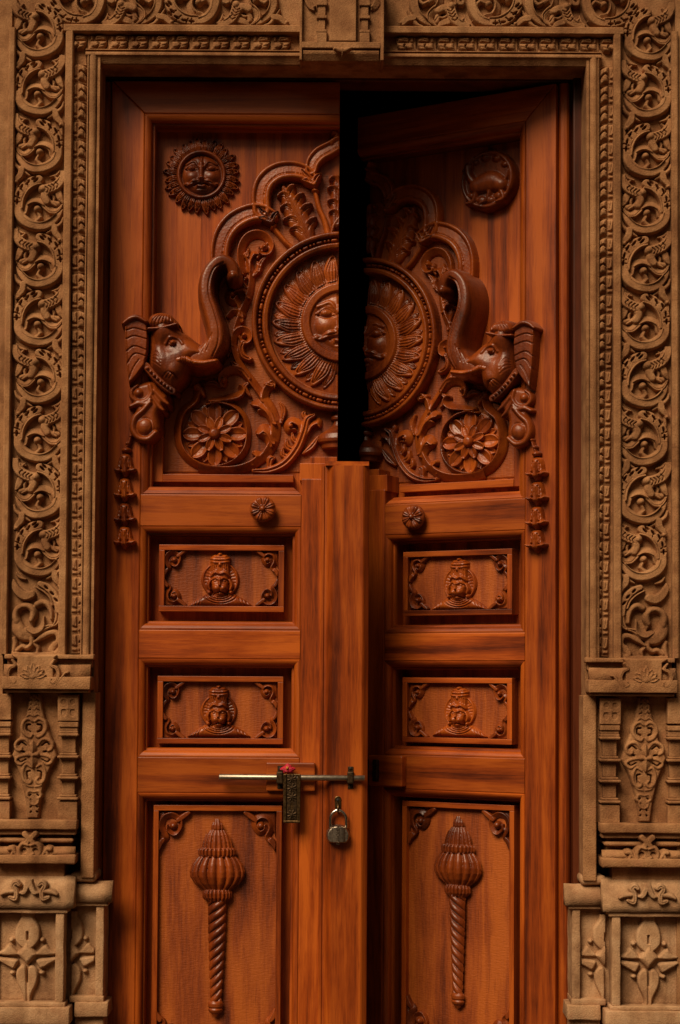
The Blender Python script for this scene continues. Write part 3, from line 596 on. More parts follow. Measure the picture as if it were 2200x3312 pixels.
def ped_flower(x0, y0, dx, half=None):
    r = Rel(x0 - 95, 2948, x0 + 100, 3246, 2.0, -30); B = -24; f = lambda pts: [(x0 + a, y0 + b) for a, b in pts]
    r.poly(f([(-20, -140), (22, -140), (24, -110), (40, -80), (44, -55), (38, -30), (14, -6), (-10, -6), (-36, -30), (-40, -60), (-34, -85), (-22, -110)]), 20, B, 8, True)
    for s_ in (1, -1):
        g = lambda pts: f([(s_ * a, b) for a, b in pts])
        r.poly(g([(26, 12), (40, -6), (60, -22), (76, -6), (96, 4), (92, 12), (60, 16)]), 18, B, 8, True); r.poly(g([(30, 28), (62, 22), (94, 20), (96, 30), (66, 48), (44, 58), (34, 46)]), 22, B, 8, True)
        r.poly(g([(4, 50), (20, 46), (36, 66), (34, 100), (16, 140), (12, 165), (0, 165), (0, 80)]), 20, B, 8, True); r.dome(*g([(48, 70)])[0], 10, 8, 22, B); r.dome(*g([(50, -36)])[0], 9, 9, 22, B)
        r.groove(g([(20, -8), (42, -26)]), 4, 18); r.groove(g([(34, 18), (62, 16)]), 4, 18); r.groove(g([(14, 36), (36, 56)]), 4, 16)
    r.poly(f([(-34, 8), (0, -34), (36, 10), (2, 48)]), 28, B, 16); r.groove(f([(0, 52), (0, 100)]), 4, 14); r.groove(f([(2, -62), (2, -38)]), 4, 16)
    r.poly(f([(-16, 160), (18, 160), (24, 172), (-22, 172)]), 18, B, 5)
    return r
qk.add('flower_relief', ped_flower(86, 3078, 0).geo(SMAP()), 'stone_pale')
sr_ = ped_flower(226, 3072, 0); sr_.clip((sr_.X > 228) & (sr_.X < 304)); qk.add('flower_relief', sr_.geo(SMAP(.04)), 'stone_pale')
def top_rel():
    r = Rel(0, 2840, 232, 2935, 2.0, 20); f = z3
    for s_, c in ((1, 100), (-1, 100)):
        g = lambda pts: [(100 + s_ * (a - 100), b) for a, b in f(pts)]
        r.stroke(g([(440, 250), (450, 340), (490, 430), (540, 440)]), [7, 9, 8, 4], 14, 28, 'flat'); r.stroke(g([(560, 330), (600, 300), (640, 340), (600, 420), (610, 520), (690, 500)]), [7, 9, 9, 9, 9, 6], 15, 28, 'rib'); r.stroke(g([(640, 420), (740, 430), (800, 460)]), [8, 9, 6], 14, 28)
    return r
qk.add('leaf_relief', top_rel().geo(SMAP()), 'stone_pale')

def side(mir):
    xm = lambda x: 2 * XC - x if mir else x
    side_txt = 'half-open dark door leaf' if mir else 'closed bright door leaf with the padlock'
    far = 'right-hand' if mir else 'left-hand'
    def root(nm, z_, label, cat, group): return empty(nm, (xm(SX(160)), 0.0, z_), label, cat, group)
    j = root('stone_jamb', SZ(JBOT), f'tall scroll-carved sandstone jamb beside the {side_txt}', 'door jamb', 'carved stone jambs of the doorway')
    M_ = ('abs', XC if mir else None); jk.make(j, M_)
    for k in range(-1, 9):
        y = 280 + 186.6 * k; x = 124.5; odd = k % 2
        if y < 60: continue
        p = W(x, y); me = (scroll_mesh_flip if odd else scroll_mesh) if not mir else (scroll_mesh if odd else scroll_mesh_flip)
        inst('scroll', me, j, (xm(float(p[0])) + rng.uniform(-.0012, .0012), rng.uniform(0, .002), float(p[2]) + rng.uniform(-.002, .002)), j.location, R(rng.uniform(-1.8, 1.8)), rng.uniform(.985, 1.04))
    for k in range(31):
        y = 232 + 61.6 * k
        if y > 2092: break
        p = W(253.5, y); inst('leaf', leaf_mesh_flip if mir else leaf_mesh, j, (xm(float(p[0])), .004 + rng.uniform(-.0012, .0012), float(p[2])), j.location, R(rng.uniform(-2, 2)), rng.uniform(.98, 1.05))
    for kit, nm, py, lab, cat, grp in ((ck, 'stone_capital', 2241, 'half-lotus sandstone capital block beside the ', 'capital', 'capital blocks of the doorway'),
                                       (pk, 'stone_pilaster', 2652, 'lozenge-carved sandstone pilaster beside the ', 'pilaster', 'lozenge panels of the doorway'),
                                       (mk, 'stone_moulding', 2838, 'stepped sandstone base moulding, beside the ', 'moulding', 'base mouldings of the doorway'),
                                       (qk, 'stone_pedestal', 3312, 'pale flower-carved sandstone pedestal beside the ', 'pedestal', 'pedestals of the doorway')):
        kit.make(root(nm, 0.0 if nm == 'stone_pedestal' else SZ(py), lab + side_txt, cat, grp), M_)
side(False); side(True)

# --- lintel: scroll band across the top, leaf moulding, roll and soffit; then the block in its middle
lt = empty('stone_lintel', (XC, 0, SZ(190, 1100)), 'sandstone lintel with a band of carved scrolls, above both door leaves', 'lintel'); lk = Kit()
xl, xr = SX(24, 100), 2 * XC - SX(24, 100)
zz = lambda y: SZ(y, 1100)
def hprism(pr, x0, x1, m=0.0): return prism([((zz(y) - zz(190)), h * S) for y, h in pr], (x0, 0, zz(190)), (x1, 0, zz(190)), (0, 0, 1), (0, -1, 0), m, m)
lk.add('backing', box(xl, xr, .0240, .30, zz(176), zz(-180), 0), 'stone', None, False)
lk.add('ridge', hprism([(84, -38), (84, 3), (88, 8), (106, 8), (109, 2), (109, -38)], SX(207, 100), 2 * XC - SX(207, 100)), 'stone', None, False)
lk.add('roll_moulding', hprism([(163, -38), (163, 0), (166, 3), (167, -3)] + [(180 - 10 * math.cos(a), -6 + 10 * math.sin(a)) for a in np.linspace(0, math.pi, 8)][:5] + [(186, -3), (193, -8), (204, -16), (204, -38)], SX(277, 180), 2 * XC - SX(277, 180)), 'stone', None, False)
lk.add('soffit', box(SX(296, 180), 2 * XC - SX(296, 180), .018, .12, zz(207), zz(186), .002), 'stone', None, False)
lk.make(lt, ('abs', None))
for s_ in (1, -1):
    for k, px in enumerate((247, 433.5, 620, 806.5)):
        p = W(px, 2); x = float(p[0]) if s_ > 0 else 2 * XC - float(p[0]); fl = (k % 2 == 1)
        # a quarter turn lays the same scroll along the lintel
        me = scroll_mesh_flip if fl != (s_ < 0) else scroll_mesh
        inst('scroll', me, lt, (x, 0, zz(2)), lt.location, R(-90) if s_ > 0 else R(90))
    for k in range(11):
        p = W(248 + 66 * k, 136); x = float(p[0]) if s_ > 0 else 2 * XC - float(p[0])
        inst('leaf', leaf_mesh if s_ > 0 else leaf_mesh_flip, lt, (x, .004, zz(136)), lt.location, R(90) if s_ > 0 else R(-90), 1.0)
kb = empty('lintel_block', (XC, 0, SZ(200, 1100)), 'projecting sandstone block with two small ringed columns, at the middle of the lintel', 'stone block'); kk = Kit()
BX = lambda px: SX(px, 100, -.045)
zb = lambda y: SZ(y, 1100, -.045)
kk.add('body', box(BX(972), BX(1240), -.040, .05, zb(196), zb(-60), .003), 'stone', None, False)
kk.add('ledge', box(BX(977), BX(1230), -.060, -.03, zb(161), zb(141), .002), 'stone', None, False)
kk.add('side_strip', box(BX(970), BX(978), -.058, .05, zb(199), zb(-60), .002), 'stone', None, False)
kk.add('side_strip', box(BX(1231), BX(1242), -.058, .05, zb(199), zb(-60), .002), 'stone', None, False)
kk.add('under_moulding', prism([(0, 0), (0, 2 * S), (18 * S, 16 * S), (24 * S, 18 * S), (28 * S, 18 * S), (28 * S, 0)], (BX(982), -.040, zb(195)), (BX(1226), -.040, zb(195)), (0, 0, 1), (0, -1, 0)), 'stone', None, False)
kk.add('plaque', box(BX(1066), BX(1152), -.058, -.03, zb(137), zb(-60), .002), 'stone', None, False)
for cx in (1041, 1180):
    g = [box(BX(cx - w), BX(cx + w), -.040 - dd * S, -.03, zb(b_), zb(a), .002) for a, b_, w, dd in ((-60, -8, 12, 14), (-8, 4, 10, 10), (4, 22, 17, 20), (22, 54, 12, 14), (54, 64, 17, 20), (64, 100, 11, 13), (100, 109, 17, 20), (109, 141, 16, 19))]
    kk.add('baluster_column', joined(*g), 'stone', None, False)
r = Rel(1060, 150, 1160, 190, 1.6, 10); r.stroke([(1085, 163), (1108, 170), (1132, 163)], [6, 10, 6], 12, 14); r.stroke([(1108, 165), (1108, 185)], [9, 2], 14, 14, 'tent'); kk.add('leaf_drop', r.geo(SMAP(-.055)), 'stone')
for s_ in (1, -1):
    r = Rel(980, -40, 1230, 50, 2.0, -6); f = lambda pts: [(1110 + s_ * (a - 1110), b) for a, b in pts]
    r.stroke(f([(985, -20), (1005, 20), (1016, 34)]), [10, 12, 5], 14, 0, 'hollow'); r.dome(*f([(1018, 25)])[0], 6, 6, 16, 0); kk.add('bracket_leaf', r.geo(SMAP(-.040)), 'stone')
kk.make(kb, ('abs', None))

# ================================================================== wooden frame behind the reveals
D0 = 0.135
LXw = lambda px, py=1656: float(W(px, py, D0)[0]); LZw = lambda py, px=700: float(W(px, py, D0)[2])
HX = LXw(346, 1656); XR = LXw(1797, 1656)
fr = empty('door_frame', (XC, D0, 0), 'dark teak frame that both door leaves hang in, set inside the stone surround', 'door frame'); fk = Kit()
ztop = LZw(258)
fk.add('upright', box(HX - .12, HX - .036, D0 + .03, D0 + .12, 0, ztop + .006, .003), 'wood_frame', None, False)
fk.add('upright', box(LXw(1850), LXw(1850) + .08, D0 - .03, D0 + .12, 0, ztop + .006, .003), 'wood_frame', None, False)
fk.add('head', box(HX - .12, LXw(1850) - .002, D0 + .03, D0 + .12, ztop + .009, ztop + .09, .003), 'wood_frame', None, False)
fk.make(fr, ('abs', None))

# ================================================================== the door leaf, drawn once as the closed leaf; the open one is its mirror image
def LM(x, y, h):
    a, b, c = W(x, y, D0); return a - HX, -h * S, c
def LMP(x, y, h):          # carvings on the sunk upper panel
    a, b, c = W(x, y, D0 + .055); return a - HX, -h * S, c
def LMQ(x, y, h):          # carvings on the lower panels
    a, b, c = W(x, y, D0 + .030); return a - HX, -h * S, c
lx = lambda px, py=1656: LXw(px, py) - HX
lz = LZw
lk_ = Kit()
def lbox(u0, u1, v0, v1, h0, h1, bev=.0025, vm=1656): return box(lx(u0, vm), lx(u1, vm), -h1 * S, -h0 * S, lz(v1), lz(v0), bev)
ZB = 0.02
PZ = -95; RZ = -85; e_x = lx(1091, 1656)
# backing boards, stiles and rails
def upper_panel():
    r = Rel(455, 380, 1091, 1600, 6, -60); r.H[:] = PZ; return r
plank = [455, 563, 642, 742, 822, 905, 1003, 1091]
for i in range(len(plank) - 1):
    lk_.add('plank', box(lx(plank[i], 900) + .00005, (lx(plank[i + 1], 900) - .00005 if i < len(plank) - 2 else e_x), -(PZ - rng.uniform(0, .25)) * S, .105, lz(1600), lz(384), .0005, 1), 'plank', None, False)
zr_bot = ZB
lk_.add('back_board', box(lx(440), lx(1000), -RZ * S, .105, ZB, lz(1640), 0), 'wood_v', None, False)
def poly_prism(pts, h0, h1, bev=.002):
    bm = bmesh.new(); a = [bm.verts.new((x, -h1 * S, z)) for x, z in pts]; b = [bm.verts.new((x, -h0 * S, z)) for x, z in pts]; n = len(pts)
    bm.faces.new(a); bm.faces.new(b[::-1])
    for i in range(n): bm.faces.new((a[i], a[(i + 1) % n], b[(i + 1) % n], b[i]))
    bmesh.ops.recalc_face_normals(bm, faces=bm.faces[:]); bmesh.ops.bevel(bm, geom=bm.edges[:], offset=bev, segments=2, profile=.5, affect='EDGES'); return bm_geo(bm)
xi = lx(464, 720); xo = 0.0; ztp = lz(262); zri = lz(368)
lk_.add('stile', poly_prism([(xo, ZB), (xi, ZB), (xi, zri), (xo, ztp)], -110, 0, .003), 'wood_v', None, False)
lk_.add('edge_strip', prism([(-37 * S, -110 * S), (-37 * S, -24 * S), (-33 * S, -16 * S), (-24 * S, -11 * S), (-13 * S, -11 * S), (-6 * S, -16 * S), (-2 * S, -24 * S), (-.6 * S, -26 * S), (-.6 * S, -110 * S)], (0, 0, ZB), (0, 0, ztp), (1, 0, 0), (0, -1, 0)), 'wood_v', None, False)
lk_.add('top_rail', poly_prism([(xo + .0012, ztp), (xi + .0006, zri + .0003), (e_x, zri + .0003), (e_x, ztp)], -110, 0, .003), 'wood_h', None, False)
i_st = lx(972, 2100); e_x = lx(1091, 1656)
lk_.add('stile', box(i_st, e_x, -0, 110 * S, ZB, lz(1546), .003) if False else box(i_st, e_x, 0, 110 * S, ZB, lz(1546), .003), 'wood_v', None, False)
xi2 = lx(463, 1700)
for (a, b_) in ((1600, 1702), (2038, 2130), (2450, 2564)):
    lk_.add('rail', box(xi + .0004, i_st - .0004, 0.0006, 100 * S, lz(b_), lz(a), .002), 'wood_h', None, False)
def mould(x0, x1, z0, z1, sides, inset=30, dp=98):
    """mitred roll moulding round an opening; x0..z1 is the outer rectangle, local metres"""
    a = inset * S
    pr = [(0, -dp * S), (0, -1.5 * S), (1.5 * S, -3 * S), (3 * S, -1 * S)] + [(3 * S + (a * .62) * math.sin(t), -1 * S - 19 * S * (1 - math.cos(t))) for t in np.linspace(.2, 1.45, 6)] + [(a * .72, -21 * S), (a * .74, -26 * S), (a * .92, -27 * S), (a, -34 * S), (a, -dp * S)]
    out = []
    if 'l' in sides: out.append(('wood_v', prism(pr, (x0, 0, z0), (x0, 0, z1), (1, 0, 0), (0, -1, 0), 1 if 'b' in sides else 0, 1 if 't' in sides else 0)))
    if 'r' in sides: out.append(('wood_v', prism(pr, (x1, 0, z0), (x1, 0, z1), (-1, 0, 0), (0, -1, 0), 1 if 'b' in sides else 0, 1 if 't' in sides else 0)))
    if 't' in sides: out.append(('wood_h', prism(pr, (x0, 0, z1), (x1, 0, z1), (0, 0, -1), (0, -1, 0), 1 if 'l' in sides else 0, 1 if 'r' in sides else 0)))
    if 'b' in sides: out.append(('wood_h', prism(pr, (x0, 0, z0), (x1, 0, z0), (0, 0, 1), (0, -1, 0), 1 if 'l' in sides else 0, 1 if 'r' in sides else 0)))
    for mt, g in out: lk_.add('moulding', g, mt, None, False)
mould(xi, e_x, lz(1600), lz(368), 'lt', 36)
mould(xi, i_st, lz(1600), lz(1700), 'b', 24) if False else None
pr_b = [(0, -98 * S), (0, -1.5 * S), (2 * S, -3 * S), (4 * S, -1 * S), (15 * S, -8 * S), (17 * S, -12 * S), (27 * S, -20 * S), (27 * S, -98 * S)]
lk_.add('moulding', prism(pr_b, (xi, 0, lz(1600)), (i_st, 0, lz(1600)), (0, 0, 1), (0, -1, 0), 1, 1), 'wood_h', None, False)
mould(xi, i_st, lz(2038), lz(1702), 'lrtb'); mould(xi, i_st, lz(2450), lz(2130), 'lrtb'); mould(xi, i_st, ZB, lz(2564), 'lrt')
# bottom and left borders of the carved upper panel
lk_.add('panel_border', lbox(521, 948, 1528, 1553, RZ - 15, -56, .0015, 1530), 'wood_h', None, False)
lk_.add('panel_border', lbox(489, 522, 1300, 1553, RZ - 15, -60, .0015, 1430), 'wood_v', None, False)
# stepped blocks that carry the medallion stand
for u0, u1, v0, v1, h in ((970, 1091, 1496, 1552, -4), (1004, 1091, 1474, 1503, -9)):
    lk_.add('stepped_block', lbox(u0, min(u1, 1090), v0, v1, RZ - 15, h, .0015, 1500), 'wood_v', None, False)

# --- carvings
A = lambda pts: [(380 + a / 2.0, 800 + b / 2.0) for a, b in pts]
Bz = lambda pts: [(640 + a / 3.336, 400 + b / 3.336) for a, b in pts]
Cz = lambda pts: [(470 + a / 4.0, 380 + b / 4.0) for a, b in pts]
sc = lambda w, k: [v / k for v in w]
LIM = 1091
# scalloped arches
arch = Rel(665, 405, 1101, 870, 2.2, -104)
def ar(p, w, h=42, kind='bands'): arch.stroke(Bz(p), sc(w, 3.336), h, PZ, kind)
ar([(235, 1500), (240, 1340), (285, 1190), (370, 1075), (480, 1000), (600, 960), (700, 965), (790, 1000)], [108, 112, 116, 116, 112, 106, 96, 78])
ar([(690, 930), (680, 790), (710, 660), (790, 565), (900, 510), (1030, 500), (1140, 525), (1210, 570)], [104, 108, 112, 112, 108, 102, 90, 70])
ar([(1225, 500), (1250, 410), (1320, 330), (1420, 275), (1520, 215)], [70, 82, 86, 84, 80])
arch.stroke(Bz([(1440, 215), (1500, 130), (1480, 90)]), sc([34, 30, 30], 3.336), 40, PZ); arch.dome(*Bz([(1475, 95)])[0], 10, 10, 46, PZ)
ia = lk_.add('scalloped_arch', arch.cut().geo(LMP), 'carve')
for nm, pts, w in (('column', [(1268, 720), (1310, 900), (1370, 1040), (1410, 1200)], [30, 32, 36, 40]), ('column', [(815, 1110), (880, 1190), (950, 1270), (1030, 1340)], [32, 32, 34, 34]), ('column', [(1440, 1180), (1470, 1080), (1530, 1000)], [26, 30, 30])):
    q = Rel(*[f(v) + e for f, v, e in ((min, [p[0] for p in Bz(pts)], -16), (min, [p[1] for p in Bz(pts)], -16), (max, [p[0] for p in Bz(pts)], 16), (max, [p[1] for p in Bz(pts)], 16))], 1.8, -104)
    q.stroke(Bz(pts), sc(w, 3.336), 26, PZ)
    if w[0] != 26:
        c = Bz([pts[0]])[0]; q.dome(c[0], c[1] - 2, 14, 8, 36, PZ, .2 if w[0] == 30 else -.7)
    q.cut(); lk_.add(nm, q.geo(LMP), 'carve', ia)
for ctr, an in (((1230, 590), .55), ((770, 1000), .35)):
    q = Rel(*[v for v in (Bz([(ctr[0] - 170, ctr[1] - 150)])[0] + Bz([(ctr[0] + 170, ctr[1] + 150)])[0])], 1.8, -104)
    for dx, dy, l_ in ((-1, -.9, 1.05), (-.9, .15, 1.2), (.95, -.5, 1.0)):
        q.stroke(Bz([(ctr[0] + 20, ctr[1] + 60), (ctr[0] + dx * 50, ctr[1] + dy * 50 + 20), (ctr[0] + dx * 105 * l_, ctr[1] + dy * 95 * l_)]), [13, 15, 3], 50, PZ, 'rib')
    q.dome(*Bz([(ctr[0] + 30, ctr[1] + 70)])[0], 12, 12, 50, PZ)
    lk_.add('capital_leaves', q.geo(LMP), 'carve', ia)
# acanthus leaves in the arches
def acanthus(spine, lobes, w0, clip=None):
    P = Bz(spine); pts = P + [p for a, b in lobes for p in Bz([a, b])]
    q = Rel(min(p[0] for p in pts) - 16, min(p[1] for p in pts) - 16, max(p[0] for p in pts) + 16, max(p[1] for p in pts) + 16, 1.8, -104)
    q.stroke(P, sc(w0, 3.336), 31, PZ, 'vein')
    for a, b in lobes:
        m_ = ((a[0] + b[0]) / 2, (a[1] + b[1]) / 2 - 18); q.stroke(Bz([a, m_, b]), sc([56, 60, 34], 3.336), [22, 31, 37], PZ, 'hollow' if b[0] < a[0] else 'hollow2', hk=1)
        for o_ in (-14, 6): q.groove(Bz([(a[0], a[1] + o_), (m_[0], m_[1] + o_), (b[0], b[1] + o_)]), 1.8, 4)
    q.stroke(P, sc([v * .22 for v in w0], 3.336), 26, PZ)
    if clip: q.cut()
    return q
lk_.add('acanthus_leaf', acanthus([(925, 680), (990, 830), (1070, 1000), (1140, 1130), (1190, 1230)], [((960, 800), (885, 780)), ((1010, 930), (915, 905)), ((1070, 1060), (945, 1040)), ((1120, 1180), (1015, 1140)), ((990, 770), (1030, 680)), ((1070, 860), (1130, 770)), ((1120, 970), (1215, 880)), ((1190, 1130), (1265, 1030))], [26, 96, 126, 116, 84]).geo(LMP), 'carve')
lk_.add('acanthus_leaf', acanthus([(1500, 560), (1510, 740), (1515, 900), (1500, 1060)], [((1500, 640), (1445, 600)), ((1505, 760), (1425, 700)), ((1505, 900), (1425, 840)), ((1500, 1010), (1440, 960))], [22, 76, 90, 70], LIM).geo(LMP), 'carve')
# vine scrolls round the medallion
vine = Rel(640, 740, 1101, 1550, 2.2, -104)
def vA(p, w, h=None, kind='rib', hk=1.0, **q): vine.stroke(A(p), sc(w, 1.8), h, PZ, kind, hk, **q)
def vB(p, w, h=None, kind='rib'): vine.stroke(Bz(p), sc(w, 3.336), h, PZ, kind)
H0 = 30
vB([(490, 1600), (465, 1460), (475, 1320), (540, 1215), (640, 1180), (735, 1215), (785, 1300), (760, 1375), (695, 1385), (670, 1330)], [34, 44, 48, 48, 46, 44, 42, 38, 30, 24], 34, 'hollow2'); vine.dome(*Bz([(722, 1325)])[0], 12, 12, 40, PZ)
vB([(545, 1580), (545, 1470), (590, 1385), (650, 1390)], [26, 34, 34, 16], 30, 'hollow'); vB([(655, 1580), (680, 1490), (735, 1425)], [28, 30, 16], 26); vB([(530, 1420), (545, 1330)], [30, 10], 30)
vA([(835, 40), (866, 120), (868, 220), (848, 320), (805, 420), (772, 510), (752, 600), (765, 690), (815, 780), (880, 870), (945, 960), (1000, 1050), (1025, 1150), (1012, 1250), (960, 1340), (890, 1400)], [16, 18, 20, 22, 22, 20, 20, 20, 22, 24, 26, 30, 32, 32, 30, 22], 30, 'hollow')
vA([(850, 310), (825, 262), (770, 258), (718, 290), (718, 335), (755, 350), (775, 318)], [20, 22, 22, 22, 22, 20, 14], 30, 'hollow2'); vine.dome(*A([(742, 300)])[0], 11, 11, 36, PZ)
vA([(828, 250), (805, 215), (835, 190)], [14, 16, 8], 26); vA([(810, 430), (800, 370), (765, 325)], [22, 26, 14], 28, 'hollow2'); vA([(800, 470), (790, 425), (750, 412), (718, 440)], [16, 20, 18, 16], 26, 'hollow')
vA([(752, 620), (762, 560), (800, 528), (845, 545), (850, 590), (815, 605), (795, 575)], [20, 22, 22, 22, 20, 18, 12], 32, 'hollow2'); vine.dome(*A([(818, 565)])[0], 9, 9, 38, PZ); vA([(815, 610), (800, 650), (815, 700), (860, 722)], [18, 20, 22, 18], 34)
vine.dome(*A([(862, 722)])[0], 9, 9, 34, PZ)
vA([(845, 845), (790, 795), (720, 795), (675, 835), (685, 880)], [18, 26, 28, 26, 24], 36, 'hollow'); vine.dome(*A([(688, 858)])[0], 13, 13, 42, PZ); vA([(800, 790), (760, 760), (735, 735)], [20, 22, 8], 28)
vA([(950, 980), (965, 920), (1000, 880), (1010, 900)], [24, 26, 24, 12], 32, 'hollow2'); vA([(1000, 890), (960, 880)], [16, 16], 34)
vA([(1020, 1120), (985, 1050), (930, 1005), (880, 1005)], [28, 32, 34, 20], 36, 'hollow2'); vA([(1000, 1130), (975, 1080), (920, 1060)], [18, 24, 16], 32, 'hollow')
vA([(1015, 1250), (990, 1190), (945, 1165), (912, 1190)], [26, 32, 30, 22], 36, 'hollow2'); vA([(985, 1280), (960, 1230), (920, 1215)], [18, 22, 14], 32, 'hollow')
vA([(380, 1395), (395, 1365), (450, 1375), (540, 1425), (660, 1442), (780, 1435), (880, 1400), (925, 1350), (890, 1325)], [26, 30, 30, 28, 28, 28, 30, 26, 20], 38, 'hollow2'); vA([(370, 1350), (410, 1350), (450, 1370)], [18, 26, 20], 40); vine.dome(*A([(385, 1412)])[0], 17, 13, 42, PZ)
vA([(880, 1445), (980, 1440), (1080, 1395), (1160, 1300), (1205, 1190), (1228, 1110), (1272, 1082)], [14, 26, 30, 30, 28, 22, 12], 34, 'rib'); vA([(980, 1430), (990, 1370), (1015, 1360)], [16, 22, 10], 30)
vA([(1195, 1200), (1185, 1140), (1130, 1112), (1092, 1140), (1105, 1185), (1145, 1180)], [18, 22, 22, 20, 18, 12], 30, 'hollow2'); vine.dome(*A([(1122, 1152)])[0], 9, 9, 36, PZ)
vA([(1215, 1200), (1250, 1140), (1300, 1118), (1310, 1145)], [16, 20, 22, 16], 30, 'hollow'); vA([(1225, 1120), (1205, 1075), (1215, 1060)], [14, 18, 6], 26); vA([(1150, 1310), (1100, 1290), (1092, 1240)], [16, 22, 10], 26); vA([(1110, 1350), (1070, 1340), (1068, 1300)], [14, 20, 10], 24); vA([(1180, 1270), (1140, 1240), (1130, 1200)], [12, 18, 8], 24)
for p, w in (([(905, 60), (930, 10), (965, -30)], [8, 20, 8]), ([(880, 180), (915, 130), (905, 90)], [8, 20, 8]), ([(700, 560), (722, 640), (715, 700)], [8, 18, 8]), ([(1060, 1130), (1075, 1050), (1050, 1000)], [8, 20, 8]), ([(560, 880), (620, 870), (660, 900)], [8, 22, 8]), ([(860, 960), (820, 900), (850, 870)], [8, 20, 8]), ([(330, 1290), (350, 1220), (330, 1150)], [8, 16, 8]), ([(1200, 1330), (1260, 1280), (1300, 1220)], [8, 22, 8])):
    vA(p, w, 26, 'vein')
vine.cut(); lk_.add('vine_scroll', vine.geo(LMP), 'carve')
# (the ground between the scrolls is tooled)
# tooled ground inside the arches and round the vine
gnd = Rel(500, 560, 1101, 1530, 5, -110)
outl = Bz([(300, 1480), (420, 1200), (520, 1090), (640, 1040), (740, 1060), (800, 900), (790, 760), (850, 660), (960, 600), (1100, 610), (1230, 690), (1330, 480), (1430, 400), (1500, 350)]) + [(1120, 350), (1120, 1530), (522, 1530), (522, 1370)] + A([(320, 980), (450, 890), (600, 830), (700, 700), (690, 420), (640, 300), (690, 200), (790, 130)])
w_ = gnd.win(0, 0, 3000, 3000); dd = gnd.sdf(np.array(outl), w_); gnd.H = np.where(dd > 0, PZ + 2.2, gnd.floor)
lk_.add('tooled_ground', gnd.cut().geo(LMP), 'punch')
# medallion ring with beads
MC, MR = (1104, 1041), 290
ring = Rel(800, 740, 1101, 1345, 2.2, -104); cx, cy = MC
rr_ = np.hypot(ring.X - cx, ring.Y - cy)
hh = np.interp(rr_, [232, 235, 238, 250, 254, 257, 270, 273, 276, 284, 289, 292], [-104, -76, -54, -50, -54, -69, -69, -54, -44, -42, -48, -104])
ring.H = np.where((rr_ > 233) & (rr_ < 291.5), hh, ring.floor); ring.cut()
ir = lk_.add('medallion_ring', ring.geo(LMP), 'carve')
bead_v = []
ang = 92.0; kpat = 0
while ang < 268:
    long_ = kpat % 3 == 0; wdt = 4.6 if long_ else 1.9; a = R(ang + wdt / 2 + .45); rad = 263.5
    bx, by = cx + rad * math.cos(a), cy + rad * math.sin(a)
    if bx < LIM - 6:
        q = Rel(bx - 16, by - 16, bx + 16, by + 16, 1.8, -76)
        tx, ty = -math.sin(a), math.cos(a); L = (rad * R(wdt)) / 2 - 5.0
        if long_: q.stroke([(bx - tx * L, by - ty * L), (bx + tx * L, by + ty * L)], [6.4, 6.4], 16, -68)
        else: q.dome(bx, by, 6, 6, 17, -68)
        lk_.add('bead', q.geo(LMP), 'carve', ir)
    ang += wdt + .75; kpat += 1
# big sun: disc, rays, face
def ray_rel(L, wd, n, curl=0.0, hgt=14, st=2.2, groove_n=3):
    r = Rel(-wd - 6, -4, wd + 6, L + 6, st, -8)
    r.stroke([(0, 0), (curl * .2, L * .35), (curl * .7, L * .75), (curl, L)], [wd * .82, wd, wd * .62, .6], [hgt * .9, hgt, hgt * .8, hgt * .4], 0, 'bulge')
    for g in np.linspace(-.6, .6, groove_n): r.groove([(g * wd * .9, 0), (g * wd * 1.05 + curl * .25, L * .4), (curl * .9 + g * wd * .2, L * .85)], max(1.6, wd * .10), hgt * .30)
    return r
def polar(r, c, a, r0, base, fm_=LMP):
    ca, sa = math.cos(a), math.sin(a)
    def f(x, y, h):
        rad = y + r0; px = c[0] + rad * ca - x * sa; py = c[1] + rad * sa + x * ca
        return fm_(px, py, np.where(h <= r.floor + .5, base - 8, base + h))
    return r.geo(f)
sun_i = lk_.add('sun_disc', Rel(820, 800, 1100, 1285, 5, -104).dome(cx, cy, 236, 236, 4, PZ, 0, 'slab').cut().geo(LMP), 'carve')
big = ray_rel(86, 25, 1, 20, 18, 1.8, 4); small = ray_rel(72, 19, 1, 12, 11, 1.8, 3)
for k in range(22):
    a = R(90 + 180 / 44 + k * 360 / 22)
    for rel, da, r0, bs in ((small, R(180 / 22), 150, PZ + 2), (big, 0, 140, PZ + 4)):
        aa = a + da
        px_tip = cx + (r0 + 30) * math.cos(aa)
        if px_tip < LIM - 12: 
            V, Fq = polar(rel, (cx, cy), aa, r0, bs); keep = V[:, 0] < e_x - .001; fm = keep[Fq].all(1); lk_.add('sun_ray', (V, Fq[fm]), 'carve', sun_i)
